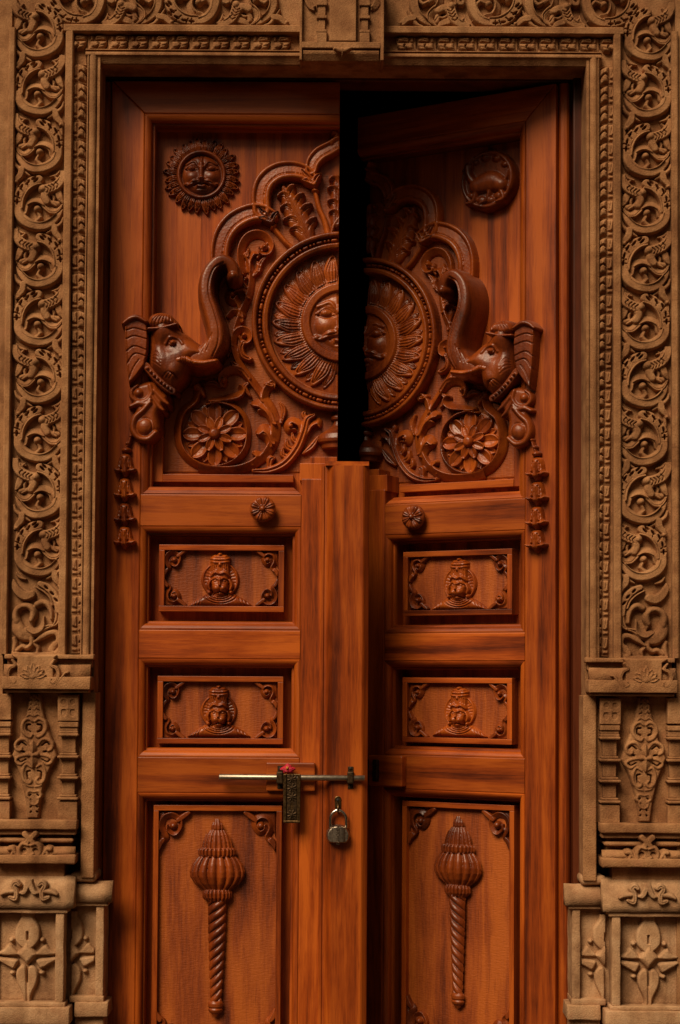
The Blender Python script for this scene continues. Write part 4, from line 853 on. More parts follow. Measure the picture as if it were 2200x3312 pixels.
def sun_face(c, s_, base, side=1, clipx=None, full=True, tw=1.0):
    """a calm moustached face in a ring; s_ = radius of the ring"""
    r = Rel(c[0] - s_ * 1.42, c[1] - s_ * 1.42, c[0] + s_ * 1.42, c[1] + s_ * 1.42, max(1.3, s_ / 58), base - 8); f = lambda pts: [(c[0] + a * s_, c[1] + b * s_) for a, b in pts]
    if full == 'big':
        r.dome(*c, s_ * 1.36, None, 17, base, 0, 'flat')
        for k in range(110):
            a = 2 * math.pi * k / 110; q = math.cos(a), math.sin(a); r.groove([(c[0] + q[0] * s_ * 1.02, c[1] + q[1] * s_ * 1.02), (c[0] + q[0] * s_ * 1.36, c[1] + q[1] * s_ * 1.36)], 1.9, 3.0)
        r.ring(*c, s_ * .93, s_ * .125, 27, base, 'flat')
    else: r.ring(*c, s_ * .92, s_ * .11, 26, base)
    r.dome(*c, s_ * .82, s_ * .82, 30, base - 4, 0, 'bulge')
    U = min(s_ / 70.0, 1.2)
    r.bump(*f([(0, .55)])[0], s_ * .32, s_ * .24, 5 * U); 
    for q in (-1, 1):
        r.bump(*f([(q * .40, .10)])[0], s_ * .33, s_ * .26, 7 * U); r.bump(*f([(q * .40, -.27)])[0], s_ * .32, s_ * .15, -6 * U)
        r.stroke(f([(q * .64, -.22), (q * .40, -.36), (q * .14, -.22)]), s_ * .035, 7 * U, r.H[r.win(*(f([(q * .4, -.3)])[0] * 2))].mean() - 1 * U); r.dome(*f([(q * .39, -.24)])[0], s_ * .14, s_ * .085, 7 * U, base + 22 - (4 - 4 * U)); r.groove(f([(q * .66, -.2), (q * .40, -.12), (q * .12, -.18)]), s_ * .035, 5 * U)
        r.groove(f([(q * .60, -.24), (q * .40, -.35), (q * .15, -.22)]), s_ * .03, 4 * U); r.dome(*f([(q * .40, -.25)])[0], s_ * .055, s_ * .06, 4 * U, base + 27 - (4 - 4 * U))
        r.ridge(f([(q * .10, -.26), (q * .30, -.52), (q * .62, -.42)]), s_ * .06, 5 * U)
        r.ridge(f([(q * .06, .29), (q * .28, .30), (q * .50, .42), (q * .66, .40)]), s_ * .085, 8 * U); r.groove(f([(q * .12, .30), (q * .40, .36), (q * .6, .42)]), s_ * .025, 3 * U)
        r.groove(f([(0, .42), (q * .20, .41), (q * .30, .46)]), s_ * .03, 6 * U); r.bump(*f([(q * .10, .19)])[0], s_ * .10, s_ * .08, 5 * U)
    r.ridge(f([(0, -.42), (0, -.1), (0, .18)]), s_ * .115, 12 * U); r.bump(*f([(0, .18)])[0], s_ * .15, s_ * .11, 7 * U); r.ridge(f([(-.14, .47), (0, .50), (.14, .47)]), s_ * .06, 5 * U); r.groove(f([(-.16, .58), (.16, .58)]), s_ * .05, 3 * U)
    r.ridge(f([(0, -.72), (0, -.48)]), s_ * .04, 4 * U); 
    for q in (-1, 1): r.groove(f([(q * .09, -.75), (q * .08, -.48)]), s_ * .025, 3 * U)
    if clipx: r.cut()
    return r
lk_.add('sun_face', sun_face((cx, cy), 123, PZ + 2, clipx=LIM, full='big').geo(LMP), 'carve', sun_i)
# small sun medallion (closed leaf) and round animal medallion (open leaf)
sc_ = (651.5, 563.0)
sm_i = lk_.add('sun_medallion', sun_face(sc_, 80, PZ + 6).geo(LMP), 'carve_dark')
lk_.add('sun_backing', Rel(530, 440, 775, 690, 2.2, -104).dome(*sc_, 112, 112, 14, PZ, 0, 'slab').geo(LMP), 'carve_dark', sm_i)
for k in range(28):
    a = 2 * math.pi * (k + .5) / 28; rl = ray_rel(49 + 4 * math.sin(k * 2.3), 13.0, 1, 4.0 * math.cos(k * 1.7), 22, 1.5, 4)
    lk_.add('sun_flame', polar(rl, sc_, a, 76, PZ + 3), 'carve_dark', sm_i)
moon = Rel(520, 420, 745, 660, 2.2, -104); mc = (634, 543)
moon.dome(*mc, 100, 100, 38, PZ, 0, 'slab'); moon.ring(*mc, 88, 13, 48, PZ)
for p, w, h in (([(600, 590), (640, 575), (690, 585)], [22, 30, 24], 24), ([(690, 585), (715, 550), (720, 520)], [16, 13, 14], 20), ([(715, 520), (735, 530)], [13, 7], 16), ([(715, 515), (705, 490)], [5, 3], 14), ([(605, 600), (590, 635), (615, 645)], [10, 7, 5], 14), ([(690, 600), (700, 635), (725, 640)], [10, 7, 5], 14), ([(640, 600), (650, 632), (675, 645)], [9, 6, 5], 12), ([(600, 590), (580, 570), (575, 545)], [7, 5, 3], 12)):
    moon.stroke([(a - 18, b - 25) for a, b in p], [v * 1.15 for v in w], h + 4, PZ + 36)
for a, b, r_ in ((590, 600, 20), (620, 612, 18), (655, 608, 20), (690, 590, 16), (570, 500, 14), (600, 478, 16), (640, 470, 18), (675, 482, 14)): moon.dome(a, b, r_, r_ * .7, 15, PZ + 35)
lk_.add('animal_medallion', moon.geo(LMP), 'carve_dark')
# elephant head
E0 = -36
el = Rel(392, 990, 710, 1290, 2.0, -104)
trunk = Rel(560, 800, 800, 1240, 2.0, -104)
trunk.stroke(A([(520, 730), (590, 690), (640, 620), (640, 530), (612, 430), (582, 330), (580, 230), (608, 150), (662, 96), (715, 100), (748, 140), (758, 190)]), sc([78, 78, 74, 70, 66, 62, 58, 52, 46, 44, 46, 46], 2), [84, 86, 90, 90, 88, 86, 84, 80, 76, 72, 68, 62], E0, 'bulge')
trunk.dome(*A([(750, 190)])[0], 24, 26, 72, E0)
tp = np.array(catmull(A([(640, 720), (690, 640), (700, 540), (672, 430), (630, 330), (622, 240), (650, 160), (700, 130)]), step=9))
for i in range(2, len(tp) - 2):
    d = tp[i + 1] - tp[i - 1]; d /= np.linalg.norm(d); nrm = np.array((-d[1], d[0])); trunk.groove([tuple(tp[i] - nrm * 3), tuple(tp[i] + nrm * 17)], 2.0, 6)
trunk.groove(A([(620, 720), (655, 640), (660, 540), (632, 430), (600, 330), (598, 240), (630, 150), (690, 110)]), 2.4, 7)
for k in range(3): trunk.groove(A([(530 + 26 * k, 700 - 8 * k), (560 + 20 * k, 640), (600 + 10 * k, 600 - 14 * k)]), 2.0, 4)
el.poly(A([(205, 500), (215, 455), (270, 435), (345, 442), (385, 490), (400, 535), (450, 560), (510, 605), (560, 640), (620, 680), (600, 730), (510, 762), (470, 800), (452, 850), (405, 900), (365, 935), (300, 900), (200, 790), (200, 650)]), 86, E0, 46, True)
for x, y, rx, ry, h in ((300, 560, 60, 44, 10), (365, 640, 44, 34, -7), (300, 640, 40, 50, -5), (470, 690, 60, 40, 8), (330, 770, 60, 50, 9), (400, 830, 40, 40, 6), (270, 730, 30, 40, 4)): el.bump(*A([(x, y)])[0], rx, ry, h)
el.ridge(A([(320, 640), (350, 600), (400, 605), (430, 640)]), 5, 6); 
for k in range(4): el.groove(A([(232, 700 + 16 * k), (262, 690 + 26 * k), (290, 730 + 20 * k)]), 1.8, 4); 
for k in range(3): el.groove(A([(300 + 22 * k, 850 + 6 * k), (340 + 16 * k, 820 + 6 * k), (385 + 6 * k, 850 + 10 * k)]), 1.8, 5)
for k in range(6): el.groove(A([(420 + 28 * k, 545 + 20 * k), (440 + 28 * k, 580 + 18 * k)]), 1.8, 4)
el.smooth(1)
ie = lk_.add('elephant_head', el.geo(LM), 'carve_dark')
lk_.add('trunk', trunk.smooth(1).geo(LM), 'carve_dark', ie)
q = Rel(560, 1145, 720, 1225, 1.8, -104); q.stroke(A([(400, 745), (440, 735), (490, 755), (560, 765), (642, 752)]), sc([44, 40, 32, 30, 24], 2), [58, 58, 62, 64, 62], 0, 'round'); 
for t in (410, 425, 440, 480, 490): q.groove(A([(t, 690), (t + 12, 740), (t - 4, 800)]), 1.8, 5)
lk_.add('tusk', q.geo(LM), 'carve', ie)
q = Rel(545, 1100, 585, 1135, 1.3, 30); q.dome(*A([(366, 634)])[0], 13, 11, 12, 45); q.groove(A([(345, 634), (366, 612), (388, 634), (366, 656), (345, 634)]), 2, 6); q.dome(*A([(366, 634)])[0], 6, 6, 16, 45); lk_.add('eye', q.geo(LM), 'carve_dark', ie)
q = Rel(395, 1015, 500, 1270, 1.8, -104)
q.poly(A([(48, 505), (62, 492), (120, 470), (180, 482), (206, 520), (212, 600), (206, 700), (190, 775), (132, 855), (80, 912), (64, 800), (52, 650)]), 84, E0, 7, False)
for k, (y0, y1, yy) in enumerate(((555, 570, 540), (610, 620, 590), (690, 690, 655), (780, 730, 705))): q.groove(A([(66, y0), (120, yy), (200, y1 - 10)]), 2.2, 6)
q.groove(A([(80, 880), (110, 800), (150, 740)]), 2.0, 5); q.ridge(A([(66, 530), (70, 700), (88, 890)]), 3, 4); q.stroke(A([(50, 512), (90, 482), (140, 472), (196, 500)]), sc([12, 20, 20, 14], 2), 22, E0 + 76)
lk_.add('ear', q.geo(LM), 'carve_dark', ie)
q = Rel(480, 1010, 580, 1085, 1.6, -104); q.poly(A([(205, 520), (215, 460), (270, 434), (345, 442), (382, 486), (388, 520), (330, 532), (270, 548)]), 50, 10, 22, True)
for k in range(7): q.groove(A([(225 + 24 * k, 545 - 2 * k), (240 + 22 * k, 490), (285 + 12 * k, 445)]), 1.8, 5)
q.stroke(A([(212, 545), (290, 540), (392, 515)]), sc([10, 11, 9], 2), 14, 46); lk_.add('hair', q.geo(LM), 'carve_dark', ie)
q = Rel(465, 1175, 580, 1280, 1.6, -104)
q.stroke(A([(192, 778), (250, 848), (310, 905), (362, 940)]), sc([30, 30, 30, 30], 2), 66, E0 + 8, 'flat')
for t in np.linspace(.06, .94, 8): x, y = 192 + (362 - 192) * t, 785 + (940 - 785) * t + 12 * math.sin(t * 3.1); q.dome(*A([(x, y)])[0], 5.6, 5.6, 16, 34)
lk_.add('necklace', q.geo(LM), 'carve_dark', ie)
# volute bracket below the head
q = Rel(412, 1225, 560, 1440, 2.0, -104)
q.poly(A([(120, 880), (240, 860), (300, 920), (340, 960), (330, 1010), (280, 1080), (285, 1180), (250, 1240), (185, 1258), (120, 1230), (85, 1150), (100, 1050), (95, 950)]), 58, E0, 26, True)
for p, w, h in (([(215, 900), (225, 950), (195, 995), (145, 1005), (100, 975), (100, 930), (135, 900)], [18, 20, 20, 20, 18, 16, 12], 22), ([(90, 1035), (140, 1015), (190, 1020), (220, 990)], [16, 22, 24, 12], 24), ([(215, 1010), (170, 1060), (118, 1110), (105, 1180), (140, 1235), (200, 1245), (250, 1205)], [20, 22, 24, 24, 24, 24, 20], 26), ([(240, 930), (290, 985), (330, 1020)], [16, 20, 12], 20), ([(230, 970), (270, 1030), (300, 1060)], [14, 18, 12], 20)):
    q.stroke(A(p), sc(w, 2), h, E0 + 44)
q.dome(*A([(142, 948)])[0], 17, 17, 26, E0 + 46); q.dome(*A([(185, 1165)])[0], 32, 32, 30, E0 + 44); q.groove(A([(150, 1130), (190, 1110), (225, 1140), (225, 1190), (190, 1215)]), 2.5, 6)
lk_.add('volute_bracket', q.smooth(1).geo(LM), 'carve_dark')
# tassel of bellflowers
T0 = lambda pts: [(360 + a / 5.227, 1360 + b / 5.227) for a, b in pts]
q = Rel(385, 1395, 440, 1475, 1.6, -8); q.stroke(T0([(345, 270), (310, 380), (270, 460)]), sc([30, 36, 26], 5.227), 22, 0); q.dome(*T0([(340, 275)])[0], 7, 7, 26, 0); q.dome(*T0([(280, 400)])[0], 7.5, 7.5, 26, 0); q.dome(*T0([(265, 510)])[0], 17, 10, 30, 0)
it = lk_.add('tassel', q.geo(LM), 'carve_dark')
def bell(cx_, y0, y1):
    q = Rel(cx_ - 38, y0 - 8, cx_ + 38, y1 + 6, 1.6, -8); H_ = y1 - y0; f = lambda pts: [(cx_ + a, y0 + b * H_) for a, b in pts]
    q.poly(f([(-13, .04), (13, .04), (22, .3), (25, .52), (33, .68), (24, .72), (14, .72), (-14, .72), (-24, .72), (-33, .68), (-25, .52), (-22, .3)]), 34, 0, 15, True)
    q.stroke(f([(0, .25), (0, .6), (0, .74)]), [7, 11, 14], 41, 0, 'round'); q.stroke(f([(0, .74), (0, .86), (0, 1.0)]), [13, 10, 1], [32, 26, 14], 0, 'round')
    for s_ in (1, -1): q.stroke(f([(s_ * 14, .70), (s_ * 24, .70), (s_ * 32, .66)]), [6, 8, 5], 40, 0); q.groove(f([(s_ * 8, .2), (s_ * 10, .5), (s_ * 13, .68)]), 2.4, 7); q.groove(f([(s_ * 14, .3), (s_ * 17, .55)]), 2, 5)
    q.groove(f([(0, .45), (0, .85)]), 1.6, 4)
    return q
for x, a, b_ in ((245, 560, 985), (237, 975, 1400), (238, 1395, 1810), (235, 1790, 2190)):
    c = T0([(x, a)])[0]; lk_.add('bellflower', bell(c[0], c[1], T0([(x, b_)])[0][1]).geo(LM), 'carve', it)
# rosette in its ring of leaf
rc = (694.5, 1402.5)
q = Rel(555, 1235, 815, 1540, 2.0, -104)
q.stroke(A([(515, 900), (498, 985), (420, 1055), (388, 1170), (402, 1290), (480, 1385), (610, 1428), (740, 1398), (826, 1310), (848, 1190), (820, 1085), (745, 1015), (650, 990), (575, 1010)]), sc([26, 26, 27, 28, 27, 25, 22, 21, 19, 18, 18, 18, 17, 10], 2), 40, PZ, 'hollow2')
q.stroke(A([(600, 985), (690, 972), (770, 955), (805, 925), (790, 900)]), sc([16, 24, 28, 24, 16], 2), 44, PZ, 'hollow'); q.stroke(A([(510, 900), (540, 925), (560, 960)]), sc([28, 26, 14], 2), 40, PZ)
irs = lk_.add('rosette_ring', q.geo(LMP), 'carve')
lk_.add('rosette_disc', Rel(585, 1292, 805, 1512, 3, -104).dome(*rc, 106, 106, 5, PZ, 0, 'slab').geo(LMP), 'carve', irs)
def petal_rel(L, wd, hgt, tip=.5):
    r = Rel(-wd - 5, -4, wd + 5, L + 5, 1.8, -8); r.stroke([(0, 0), (0, L * .4), (0, L * .68), (0, L)], [wd * .45, wd * .92, wd * .95, tip], [hgt * .9, hgt, hgt * .9, hgt * .7], 0, 'cup'); r.groove([(0, L * .1), (0, L * .85)], 1.6, 3); return r
for L, wd, hgt, r0, off, bs, nm in ((60, 14, 14, 38, 22.5, PZ + 4, 'small_petal'), (74, 25, 20, 30, 0, PZ + 6, 'petal'), (38, 15, 16, 14, 22.5, PZ + 22, 'inner_petal')):
    pr_ = petal_rel(L, wd, hgt, .5 if nm != 'inner_petal' else 9)
    for k in range(8): lk_.add(nm, polar(pr_, rc, R(90 + off + 45 * k), r0, bs), 'carve', irs)
lk_.add('flower_heart', Rel(rc[0] - 26, rc[1] - 26, rc[0] + 26, rc[1] + 26, 1.6, -104).dome(*rc, 22, 22, 52, PZ, 0, 'bulge').geo(LMP), 'carve', irs)
# medallion stand (half of it on each leaf)
q = Rel(1010, 1320, 1101, 1462, 1.8, -104)
st = [(1325, 16), (1340, 20), (1346, 30), (1356, 30), (1360, 20), (1376, 26), (1386, 40), (1404, 66), (1420, 74), (1430, 72), (1434, 62), (1452, 60)]
yy = q.Y; wv = np.interp(yy, [a for a, _ in st], [b for _, b in st]); dx = np.abs(q.X - 1101)
q.H = np.where((dx < wv) & (yy > 1325) & (yy < 1450), PZ + 12 + wv * .75 * np.sqrt(np.clip(1 - (dx / wv) ** 2, 0, 1)) + 4, q.floor); q.cut()
lk_.add('medallion_stand', q.geo(LMP), 'carve_dark')
# flower knob
kc = (851, 1649)
V, Fq = lathe([(.018, 0.0), (.018, .010), (.033, .013), (.0375, .020), (.0365, .028), (.026, .033), (.004, .034)], 24, (lx(kc[0], kc[1]), 0.0, lz(kc[1], kc[0])), (0, -1, 0), (1, 0, 0))
ik = lk_.add('knob', (V, Fq), 'carve_dark')
pp = Rel(-18, -4, 18, 36, 1.6, -8); pp.stroke([(0, 4), (0, 14), (0, 21)], [5, 9, 11.5], 11, 0, 'round'); pp.groove([(0, 6), (0, 30)], 2.2, 5)
for k in range(8): lk_.add('knob_petal', polar(pp, kc, R(22.5 + 45 * k), 8, 34, LM), 'carve_dark', ik)
lk_.add('knob_heart', Rel(kc[0] - 14, kc[1] - 14, kc[0] + 14, kc[1] + 14, 1.5, 36).dome(*kc, 10, 10, 13, 40).geo(LM), 'carve_dark', ik)
# carved panels
def border(u0, u1, v0, v1, w_, h, base, vb=None):
    g = [(u0, u1, v0, v0 + w_), (u0, u0 + w_, v0 + w_, v1 - w_ if vb is None else vb), (u1 - w_, u1, v0 + w_, v1 - w_ if vb is None else vb)]
    if vb is None: g.append((u0, u1, v1 - w_, v1))
    return g
def curl(c, fx, fy, s_, base, big=False):
    f = lambda pts: [(c[0] + fx * a * s_, c[1] + fy * b * s_) for a, b in pts]
    xs = [c[0], c[0] + fx * 110 * s_]; ys = [c[1], c[1] + fy * 135 * s_]
    r = Rel(min(xs) - 4, min(ys) - 4, max(xs) + 4, max(ys) + 4, 1.7, base - 6)
    r.stroke(f([(4, 122), (14, 100), (27, 84), (18, 66), (12, 44), (22, 20), (46, 12), (68, 26), (70, 50), (54, 70), (36, 62), (33, 46)]), sc([6, 20, 26, 26, 28, 28, 28, 26, 24, 24, 20, 14], 2.6 / s_), 20, base, 'hollow2')
    r.stroke(f([(66, 28), (82, 16), (98, 5), (104, 4)]), sc([22, 26, 20, 6], 2.6 / s_), 18, base, 'flat'); r.stroke(f([(16, 92), (8, 104), (4, 126)]), sc([22, 24, 6], 2.6 / s_), 18, base, 'flat'); r.dome(*f([(50, 46)])[0], 14 * s_, 14 * s_, 25, base)
    r.poly(f([(1, 1), (60, 1), (26, 14), (12, 50), (1, 90)]), 9, base, 5)
    return r
def bust(c, s_, base):
    """crowned bearded head with halo and collared shoulders, in panel pixels (c = face centre)"""
    r = Rel(c[0] - 112 * s_, c[1] - 112 * s_, c[0] + 112 * s_, c[1] + 76 * s_, 1.6, base - 6); f = lambda pts: [(c[0] + a * s_, c[1] + b * s_) for a, b in pts]; h = s_
    r.dome(*f([(0, -14)])[0], 63 * s_, 56 * s_, 9 * h, base, 0, 'slab'); r.ring(*f([(0, -14)])[0], 56 * s_, 4 * s_, 13 * h, base)
    for k in range(26):
        a = 2 * math.pi * k / 26; r.groove(f([(36 * math.cos(a), -14 + 34 * math.sin(a)), (50 * math.cos(a), -14 + 46 * math.sin(a))]), 1.8, 3)
    r.poly(f([(-108, 72), (-80, 50), (-48, 32), (-20, 28), (20, 28), (48, 32), (80, 50), (108, 72)]), 22 * h, base, 16)
    for rad in (26, 36, 46, 58): r.groove(f([(rad * math.cos(t), 26 + rad * .62 * math.sin(t)) for t in np.linspace(0.05, 3.09, 9)]), 2.2, 6)
    for s1 in (1, -1):
        for k in range(3): r.groove(f([(s1 * (62 + 11 * k), 48 + 5 * k), (s1 * (70 + 11 * k), 70)]), 2.0, 5)
    r.poly(f([(-34, -86), (-20, -96), (20, -96), (34, -86), (33, -62), (32, -20), (30, 10), (-30, 10), (-32, -20), (-33, -62)]), 30 * h, base, 18)
    for y in (-88, -78): r.groove(f([(-36, y), (0, y + 3), (36, y)]), 2.0, 6)
    r.ridge(f([(-34, -72), (0, -69), (34, -72)]), 4, 4); r.dome(*f([(0, -62)])[0], 9 * s_, 12 * s_, 38 * h, base); r.dome(*f([(0, -96)])[0], 9 * s_, 6 * s_, 28 * h, base)
    for s1 in (1, -1):
        for k in range(4): r.groove(f([(s1 * (8 + 7 * k), -66 + 3 * k), (s1 * (12 + 6 * k), -48 + 4 * k)]), 1.8, 5)
    r.ridge(f([(-30, -26), (-16, -37), (0, -33), (16, -37), (30, -26)]), 4.5, 9 * h)
    r.dome(*f([(0, 2)])[0], 30 * s_, 38 * s_, 38 * h, base, 0, 'bulge')
    for s1 in (1, -1):
        r.stroke(f([(s1 * 31, -12), (s1 * 37, 4), (s1 * 33, 18)]), [6, 8, 5], 28 * h, base); r.dome(*f([(s1 * 35, 27)])[0], 8 * s_, 8 * s_, 30 * h, base)
        r.ridge(f([(s1 * 4, -14), (s1 * 14, -20), (s1 * 26, -14)]), 3.4, 6 * h); r.bump(*f([(s1 * 15, -9)])[0], 10 * s_, 6 * s_, -9 * h); r.dome(*f([(s1 * 15, -9)])[0], 5 * s_, 3.2 * s_, 4, base + 32 * h)
        r.bump(*f([(s1 * 12, 14)])[0], 15 * s_, 13 * s_, 9 * h); r.groove(f([(s1 * 28, 0), (s1 * 24, 20), (s1 * 28, 32)]), 2.2, 5)
        r.groove(f([(0, 26), (s1 * 14, 29), (s1 * 24, 36)]), 2.4, 9)
    r.ridge(f([(0, -16), (0, 2)]), 4.5, 9 * h); r.bump(*f([(0, 4)])[0], 8 * s_, 6 * s_, 6 * h); r.bump(*f([(0, 36)])[0], 22 * s_, 9 * s_, 4 * h); r.groove(f([(0, 12), (0, 24)]), 1.8, 4)
    return r
PB = -54
def carved_panel(u0, u1, v0, v1, c, s_, row, lab=None):
    ip = lk_.add('carved_panel', lbox(u0, u1, v0, v1, RZ - 2, PB, .0015, row), 'punch', None, False)
    for g in border(u0, u1, v0, v1, 18, 0, 0): lk_.add('panel_border', lbox(*g, PB - 4, -31, .0012, row), 'wood_v' if g[1] - g[0] < 60 else 'wood_h', ip, False)
    lk_.add('bust_relief', bust(c, s_, PB).geo(LMQ), 'carve', ip)
    for fx, fy, cc in ((1, 1, (u0 + 18, v0 + 18)), (-1, 1, (u1 - 18, v0 + 18)), (1, -1, (u0 + 18, v1 - 18)), (-1, -1, (u1 - 18, v1 - 18))):
        lk_.add('corner_scroll', curl(cc, fx, fy, .70, PB).geo(LMQ), 'carve_dark', ip)
carved_panel(511, 918, 1760, 1977, (712, 1889), 1.0, 1870); carved_panel(506, 915, 2187, 2407, (707, 2314), .96, 2300)
ip = lk_.add('carved_panel', box(lx(491, 2900), lx(909, 2900), -(PB + 2) * S, (-RZ + 2) * S, ZB + .04, lz(2607), .0015), 'punch', None, False)
for a, b_, c_, d_, mt in ((491, 909, 2607, 2625, 'wood_h'), (491, 508, 2625, 0, 'wood_v'), (892, 909, 2625, 0, 'wood_v')):
    zlo = lz(d_) if d_ else ZB + .04
    lk_.add('panel_border', box(lx(a, 2900), lx(b_, 2900), 31 * S, -(PB - 4) * S, zlo, lz(c_), .0012), mt, ip, False)
for fx, fy, cc in ((1, 1, (511, 2625)), (-1, 1, (893, 2625)), (1, -1, (500, 3392)), (-1, -1, (892, 3392))): lk_.add('corner_scroll', curl(cc, fx, fy, 1.0, PB + 2).geo(LMQ), 'carve_dark', ip)
# mace
Ez = lambda x, y: (480 + x / 3.14, 2560 + y / 3.14)
mr = Rel(600, 2635, 802, 3312, 1.7, -36); BM = PB + 2
def turned(y0, y1, prof_pts, lobes, dep, kz=.55, twist=0.0, cx0=None, cx1=None):
    a, b_ = 2560 + y0 / 3.14, 2560 + y1 / 3.14
    cx0 = 700 if cx0 is None else cx0; cx1 = cx0 if cx1 is None else cx1
    m_ = (mr.Y >= a) & (mr.Y <= b_); t = (mr.Y - a) / (b_ - a); cxx = 480 + (cx0 + (cx1 - cx0) * t) / 3.14
    w = np.interp(t, [p[0] for p in prof_pts], [p[1] / 3.14 for p in prof_pts]); q = (mr.X - cxx) / np.maximum(w, 1e-3); ins = m_ & (np.abs(q) < 1)
    qc = np.clip(q, -1, 1); ang = np.arcsin(qc); base = np.sqrt(1 - qc * qc) * w * kz
    if lobes:
        ph = ang / math.pi * lobes + twist * t; lob = np.abs(np.sin(math.pi * ph)); base = base * (1 - dep) + base * dep * np.sqrt(lob) + 1.0
    mr.H = np.where(ins, np.maximum(mr.H, BM + 6 + base * 1.25), mr.H)
turned(255, 400, [(0, 8), (.2, 40), (.6, 66), (.85, 70), (1, 58)], 5, .35, .7)
turned(395, 580, [(0, 90), (.25, 125), (.6, 150), (1, 165)], 9, .35, .5)
turned(572, 660, [(0, 180), (.25, 198), (.75, 198), (1, 182)], 13, .45, .5)
turned(655, 1002, [(0, 190), (.1, 225), (.25, 262), (.45, 284), (.6, 280), (.8, 235), (1, 150)], 9, .4, .42)
turned(995, 1112, [(0, 140), (.3, 156), (.7, 152), (1, 120)], 11, .45, .6)
turned(1105, 2145, [(0, 100), (.3, 92), (.7, 76), (1, 64)], 2, .5, .75, 11.0, 700, 684)
turned(2135, 2200, [(0, 74), (.3, 82), (.8, 80), (1, 62)], 0, 0, .8, 0, 682); turned(2196, 2245, [(0, 66), (.4, 80), (1, 66)], 0, 0, .8, 0, 682); turned(2240, 2350, [(0, 60), (.5, 30), (1, 3)], 0, 0, .8, 0, 680)
lk_.add('mace_relief', mr.geo(LMQ), 'carve_dark', ip)

# --- closed leaf (left) and half-open leaf (right)
lf = empty('door_leaf', (HX, D0, 0), 'closed carved teak door leaf with round moustached sun medallion and padlock', 'door leaf', 'the two carved door leaves')
lk_.make(lf, ('loc', None), skip=('animal_medallion',))
rf = empty('door_leaf', (XR, D0, 0), 'half-open darker teak door leaf swung inwards, with round animal medallion', 'door leaf', 'the two carved door leaves')
rf.rotation_euler = (0, 0, R(-30)); lk_.make(rf, ('loc', 0.0), skip=('sun_medallion', 'sun_flame'))
# meeting bar fixed on the closed leaf
bk = Kit()
bw = lambda p: lx(p, 2000)
barp = [(bw(1036), -40 * S), (bw(1036), 2 * S), (bw(1040), 6 * S), (bw(1046), 6 * S), (bw(1049), 2 * S), (bw(1055), 3 * S), (bw(1072), 22 * S), (bw(1076), 26 * S), (bw(1172), 26 * S), (bw(1177), 23 * S), (bw(1190), 9 * S), (bw(1192), 6 * S), (bw(1192), -20 * S), (bw(1092), -20 * S), (bw(1092), -40 * S)]
bk.add('meeting_bar', prism(barp, (0, 0, ZB), (0, 0, lz(1506)), (1, 0, 0), (0, -1, 0)), 'wood_v', None, False)
bk.add('bar_cap', prism([(0, -20 * S), (0, 25.5 * S), (16 * S, 8 * S), (17 * S, -20 * S)], (bw(1050), 0, lz(1506)), (bw(1191), 0, lz(1506)), (0, 0, 1), (0, -1, 0)), 'wood_v', None, False)
bk.add('latch_block', lbox(862, 1020, 2464, 2556, -2, 20, .004, 2510), 'wood_h', None, False)
bk.make(lf, ('loc', None))
kr = Kit(); kr.add('keeper_block', lbox(880, 1010, 2452, 2556, -2, 34, .004, 2510), 'wood_h', None, False); kr.add('keeper', joined(lbox(968, 986, 2466, 2540, 30, 50, .003, 2510), lbox(1014, 1030, 2466, 2540, 0, 30, .003, 2510)), 'brass_dark', None, False)
kr.make(rf, ('loc', 0.0))

# ================================================================== bolt, padlock, flower
def on_leaf(px, py, h): a, b, c = W(px, py, D0); return np.array((float(a), D0 - h * S, float(c)))
bo = empty('sliding_bolt', tuple(on_leaf(935, 2513, 20)), 'long steel sliding bolt with a patterned brass hasp, across the meeting bar', 'bolt'); k = Kit()
p0, p1 = on_leaf(711, 2511, 38), on_leaf(1180, 2515, 38)
k.add('rod', tube([p0 + (p1 - p0) * t for t in (0, .004, .996, 1)], [.0068, .0082, .0082, .0068], 20), 'steel')
def pbox(u0, u1, v0, v1, h0, h1, bev=.001): 
    a, b_ = on_leaf(u0, v1, h0), on_leaf(u1, v0, h1); return box(a[0], b_[0], b_[1], a[1], a[2], b_[2], bev)
for u, hb in ((907, 20), (1134, 26)):
    i = k.add('clamp', joined(pbox(u - 9, u + 9, 2476 if u < 1000 else 2478, 2550, hb - 1, hb + 3), pbox(u - 11, u + 11, 2493, 2533, hb + 1, 52, .004)), 'brass_dark', None, False)
    for v in (2484, 2541): c = on_leaf(u, v, hb + 2); k.add('screw', lathe([(.004, 0), (.004, .003), (.002, .004)], 10, c, (0, -1, 0), (1, 0, 0)), 'hole', i)
i = k.add('hasp_plate', joined(pbox(917, 974, 2501, 2652, 40, 47, .002), pbox(917, 929, 2501, 2652, 46, 52, .002), pbox(962, 974, 2501, 2652, 46, 52, .002), pbox(918, 973, 2650, 2658, 38, 52, .002)), 'brass', None, False)
r = Rel(928, 2500, 963, 2650, 1.3, 44)
r.poly([(929, 2503), (962, 2503), (962, 2648), (929, 2648)], 3, 45, 1)
for cy_ in (2516, 2545, 2574, 2632):
    for a in range(8): t = R(22.5 + 45 * a); r.stroke([(945.5, cy_), (945.5 + 13 * math.cos(t), cy_ + 13 * math.sin(t))], [1.0, 2.6], 4, 47)
r.hole(946, 2606, 5, 13, 44)
k.add('pattern_inlay', r.geo(lambda x, y, h: (W(x, y, D0)[0], D0 - h * S, W(x, y, D0)[2])), 'brass_dark', i)
k.make(bo, ('abs', None))
pl = empty('padlock', tuple(on_leaf(1094, 2690, 30)), 'round-shouldered steel padlock hanging from a brass eye on the meeting bar', 'padlock'); k = Kit()
r = Rel(1054, 2655, 1136, 2730, 1.3, 28)
L_ = lambda x, y: (1050 + x / 13.12, 2560 + y / 13.12)
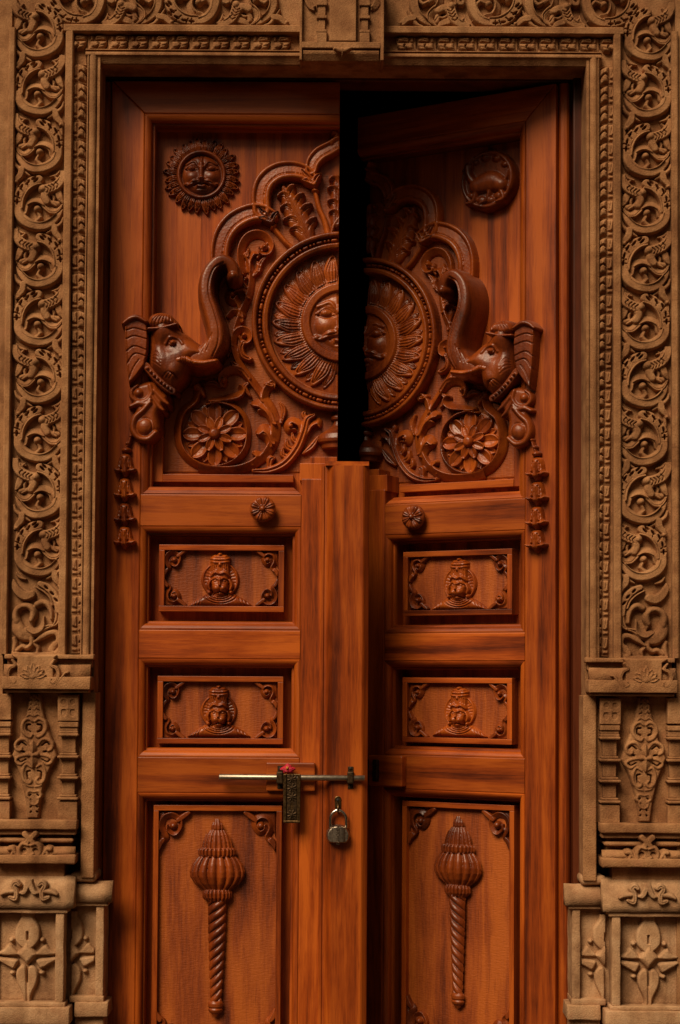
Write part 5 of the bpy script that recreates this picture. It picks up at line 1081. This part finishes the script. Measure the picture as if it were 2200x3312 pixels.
r.poly([L_(*p) for p in ((310, 1440), (420, 1395), (560, 1380), (720, 1390), (850, 1440), (960, 1530), (1045, 1680), (1070, 1830), (1040, 1980), (960, 2110), (880, 2140), (280, 2140), (170, 2080), (100, 1960), (85, 1820), (110, 1680), (190, 1540))], 24, 32, 5)
xx = r.X; r.H = np.where((r.H > 50) & (xx > 1075) & (xx < 1116), r.H + 5 * np.sqrt(np.clip(1 - ((xx - 1095) / 21) ** 2, 0, 1)), r.H)
fm = lambda x, y, h: (W(x, y, D0)[0], D0 - h * S, W(x, y, D0)[2])
k.add('lock_body', r.geo(fm), 'lock')
sh = [L_(*p) for p in ((250, 1500), (250, 1200), (275, 1000), (370, 850), (500, 770), (585, 755), (680, 775), (800, 860), (900, 1020), (920, 1200), (920, 1500))]
k.add('shackle', tube([on_leaf(p[0], p[1], 42) for p in catmull(sh, step=3)], .0046, 10), 'chrome')
k.make(pl, ('abs', None))
cu = bpy.data.curves.new('lettering', 'FONT'); cu.body = 'EUROLEX'; cu.size = .0125; cu.extrude = .0006; cu.align_x = 'CENTER'; cu.align_y = 'CENTER'
to = bpy.data.objects.new('tmp', cu); COL.objects.link(to); bpy.context.view_layer.update()
tm = bpy.data.meshes.new_from_object(to.evaluated_get(bpy.context.evaluated_depsgraph_get())); bpy.data.objects.remove(to); tm.materials.clear(); tm.materials.append(M['chrome'])
o = bpy.data.objects.new('lettering', tm); o.rotation_euler = (R(90), R(-90), 0); o.location = Vector(on_leaf(1094, 2696, 61.5)) - pl.location; link(o, pl)
ey = empty('lock_eye', tuple(on_leaf(1093, 2590, 26)), 'small brass eye plate with a hole that the padlock hangs from', 'eye plate'); k = Kit()
i = k.add('plate', joined(pbox(1083, 1104, 2585, 2612, 25, 30, .002), lathe([(.0095, 0), (.0095, .004), (.008, .005)], 18, on_leaf(1093, 2584, 25), (0, -1, 0), (1, 0, 0))), 'brass', None, False)
k.add('screw', lathe([(.0042, 0), (.0042, .002), (.002, .0025)], 12, on_leaf(1093, 2585, 30.5), (0, -1, 0), (1, 0, 0)), 'hole', i)
k.add('loop', tube([on_leaf(1094, y, h) for y, h in ((2598, 28), (2603, 40), (2611, 47), (2620, 44), (2624, 34), (2624, 26))], .0034, 10), 'brass', i)
k.make(ey, ('abs', None))
fl = empty('red_flower', tuple(on_leaf(934, 2494, 48)), 'small crimson flower with a yellow heart, tucked above the brass hasp', 'flower'); k = Kit()
for a, l_, w in ((-170, 25, 7), (-140, 16, 7), (-95, 20, 8), (-60, 17, 7), (-12, 24, 6), (20, 16, 6), (160, 17, 6), (85, 9, 6)):
    r = Rel(898, 2458, 970, 2510, 1.4, 38); t = R(a); r.stroke([(933, 2491), (933 + l_ * .5 * math.cos(t), 2491 + l_ * .5 * math.sin(t) - 3), (933 + l_ * math.cos(t), 2491 + l_ * math.sin(t))], [4, w, 1.2], [16, 14, 8], 42, 'rib'); k.add('petal', r.geo(fm), 'petal')
r = Rel(920, 2470, 946, 2500, 1.3, 44); r.dome(931, 2482, 5, 6, 16, 48); k.add('flower_heart', r.geo(fm), 'stamen')
k.make(fl, ('abs', None))
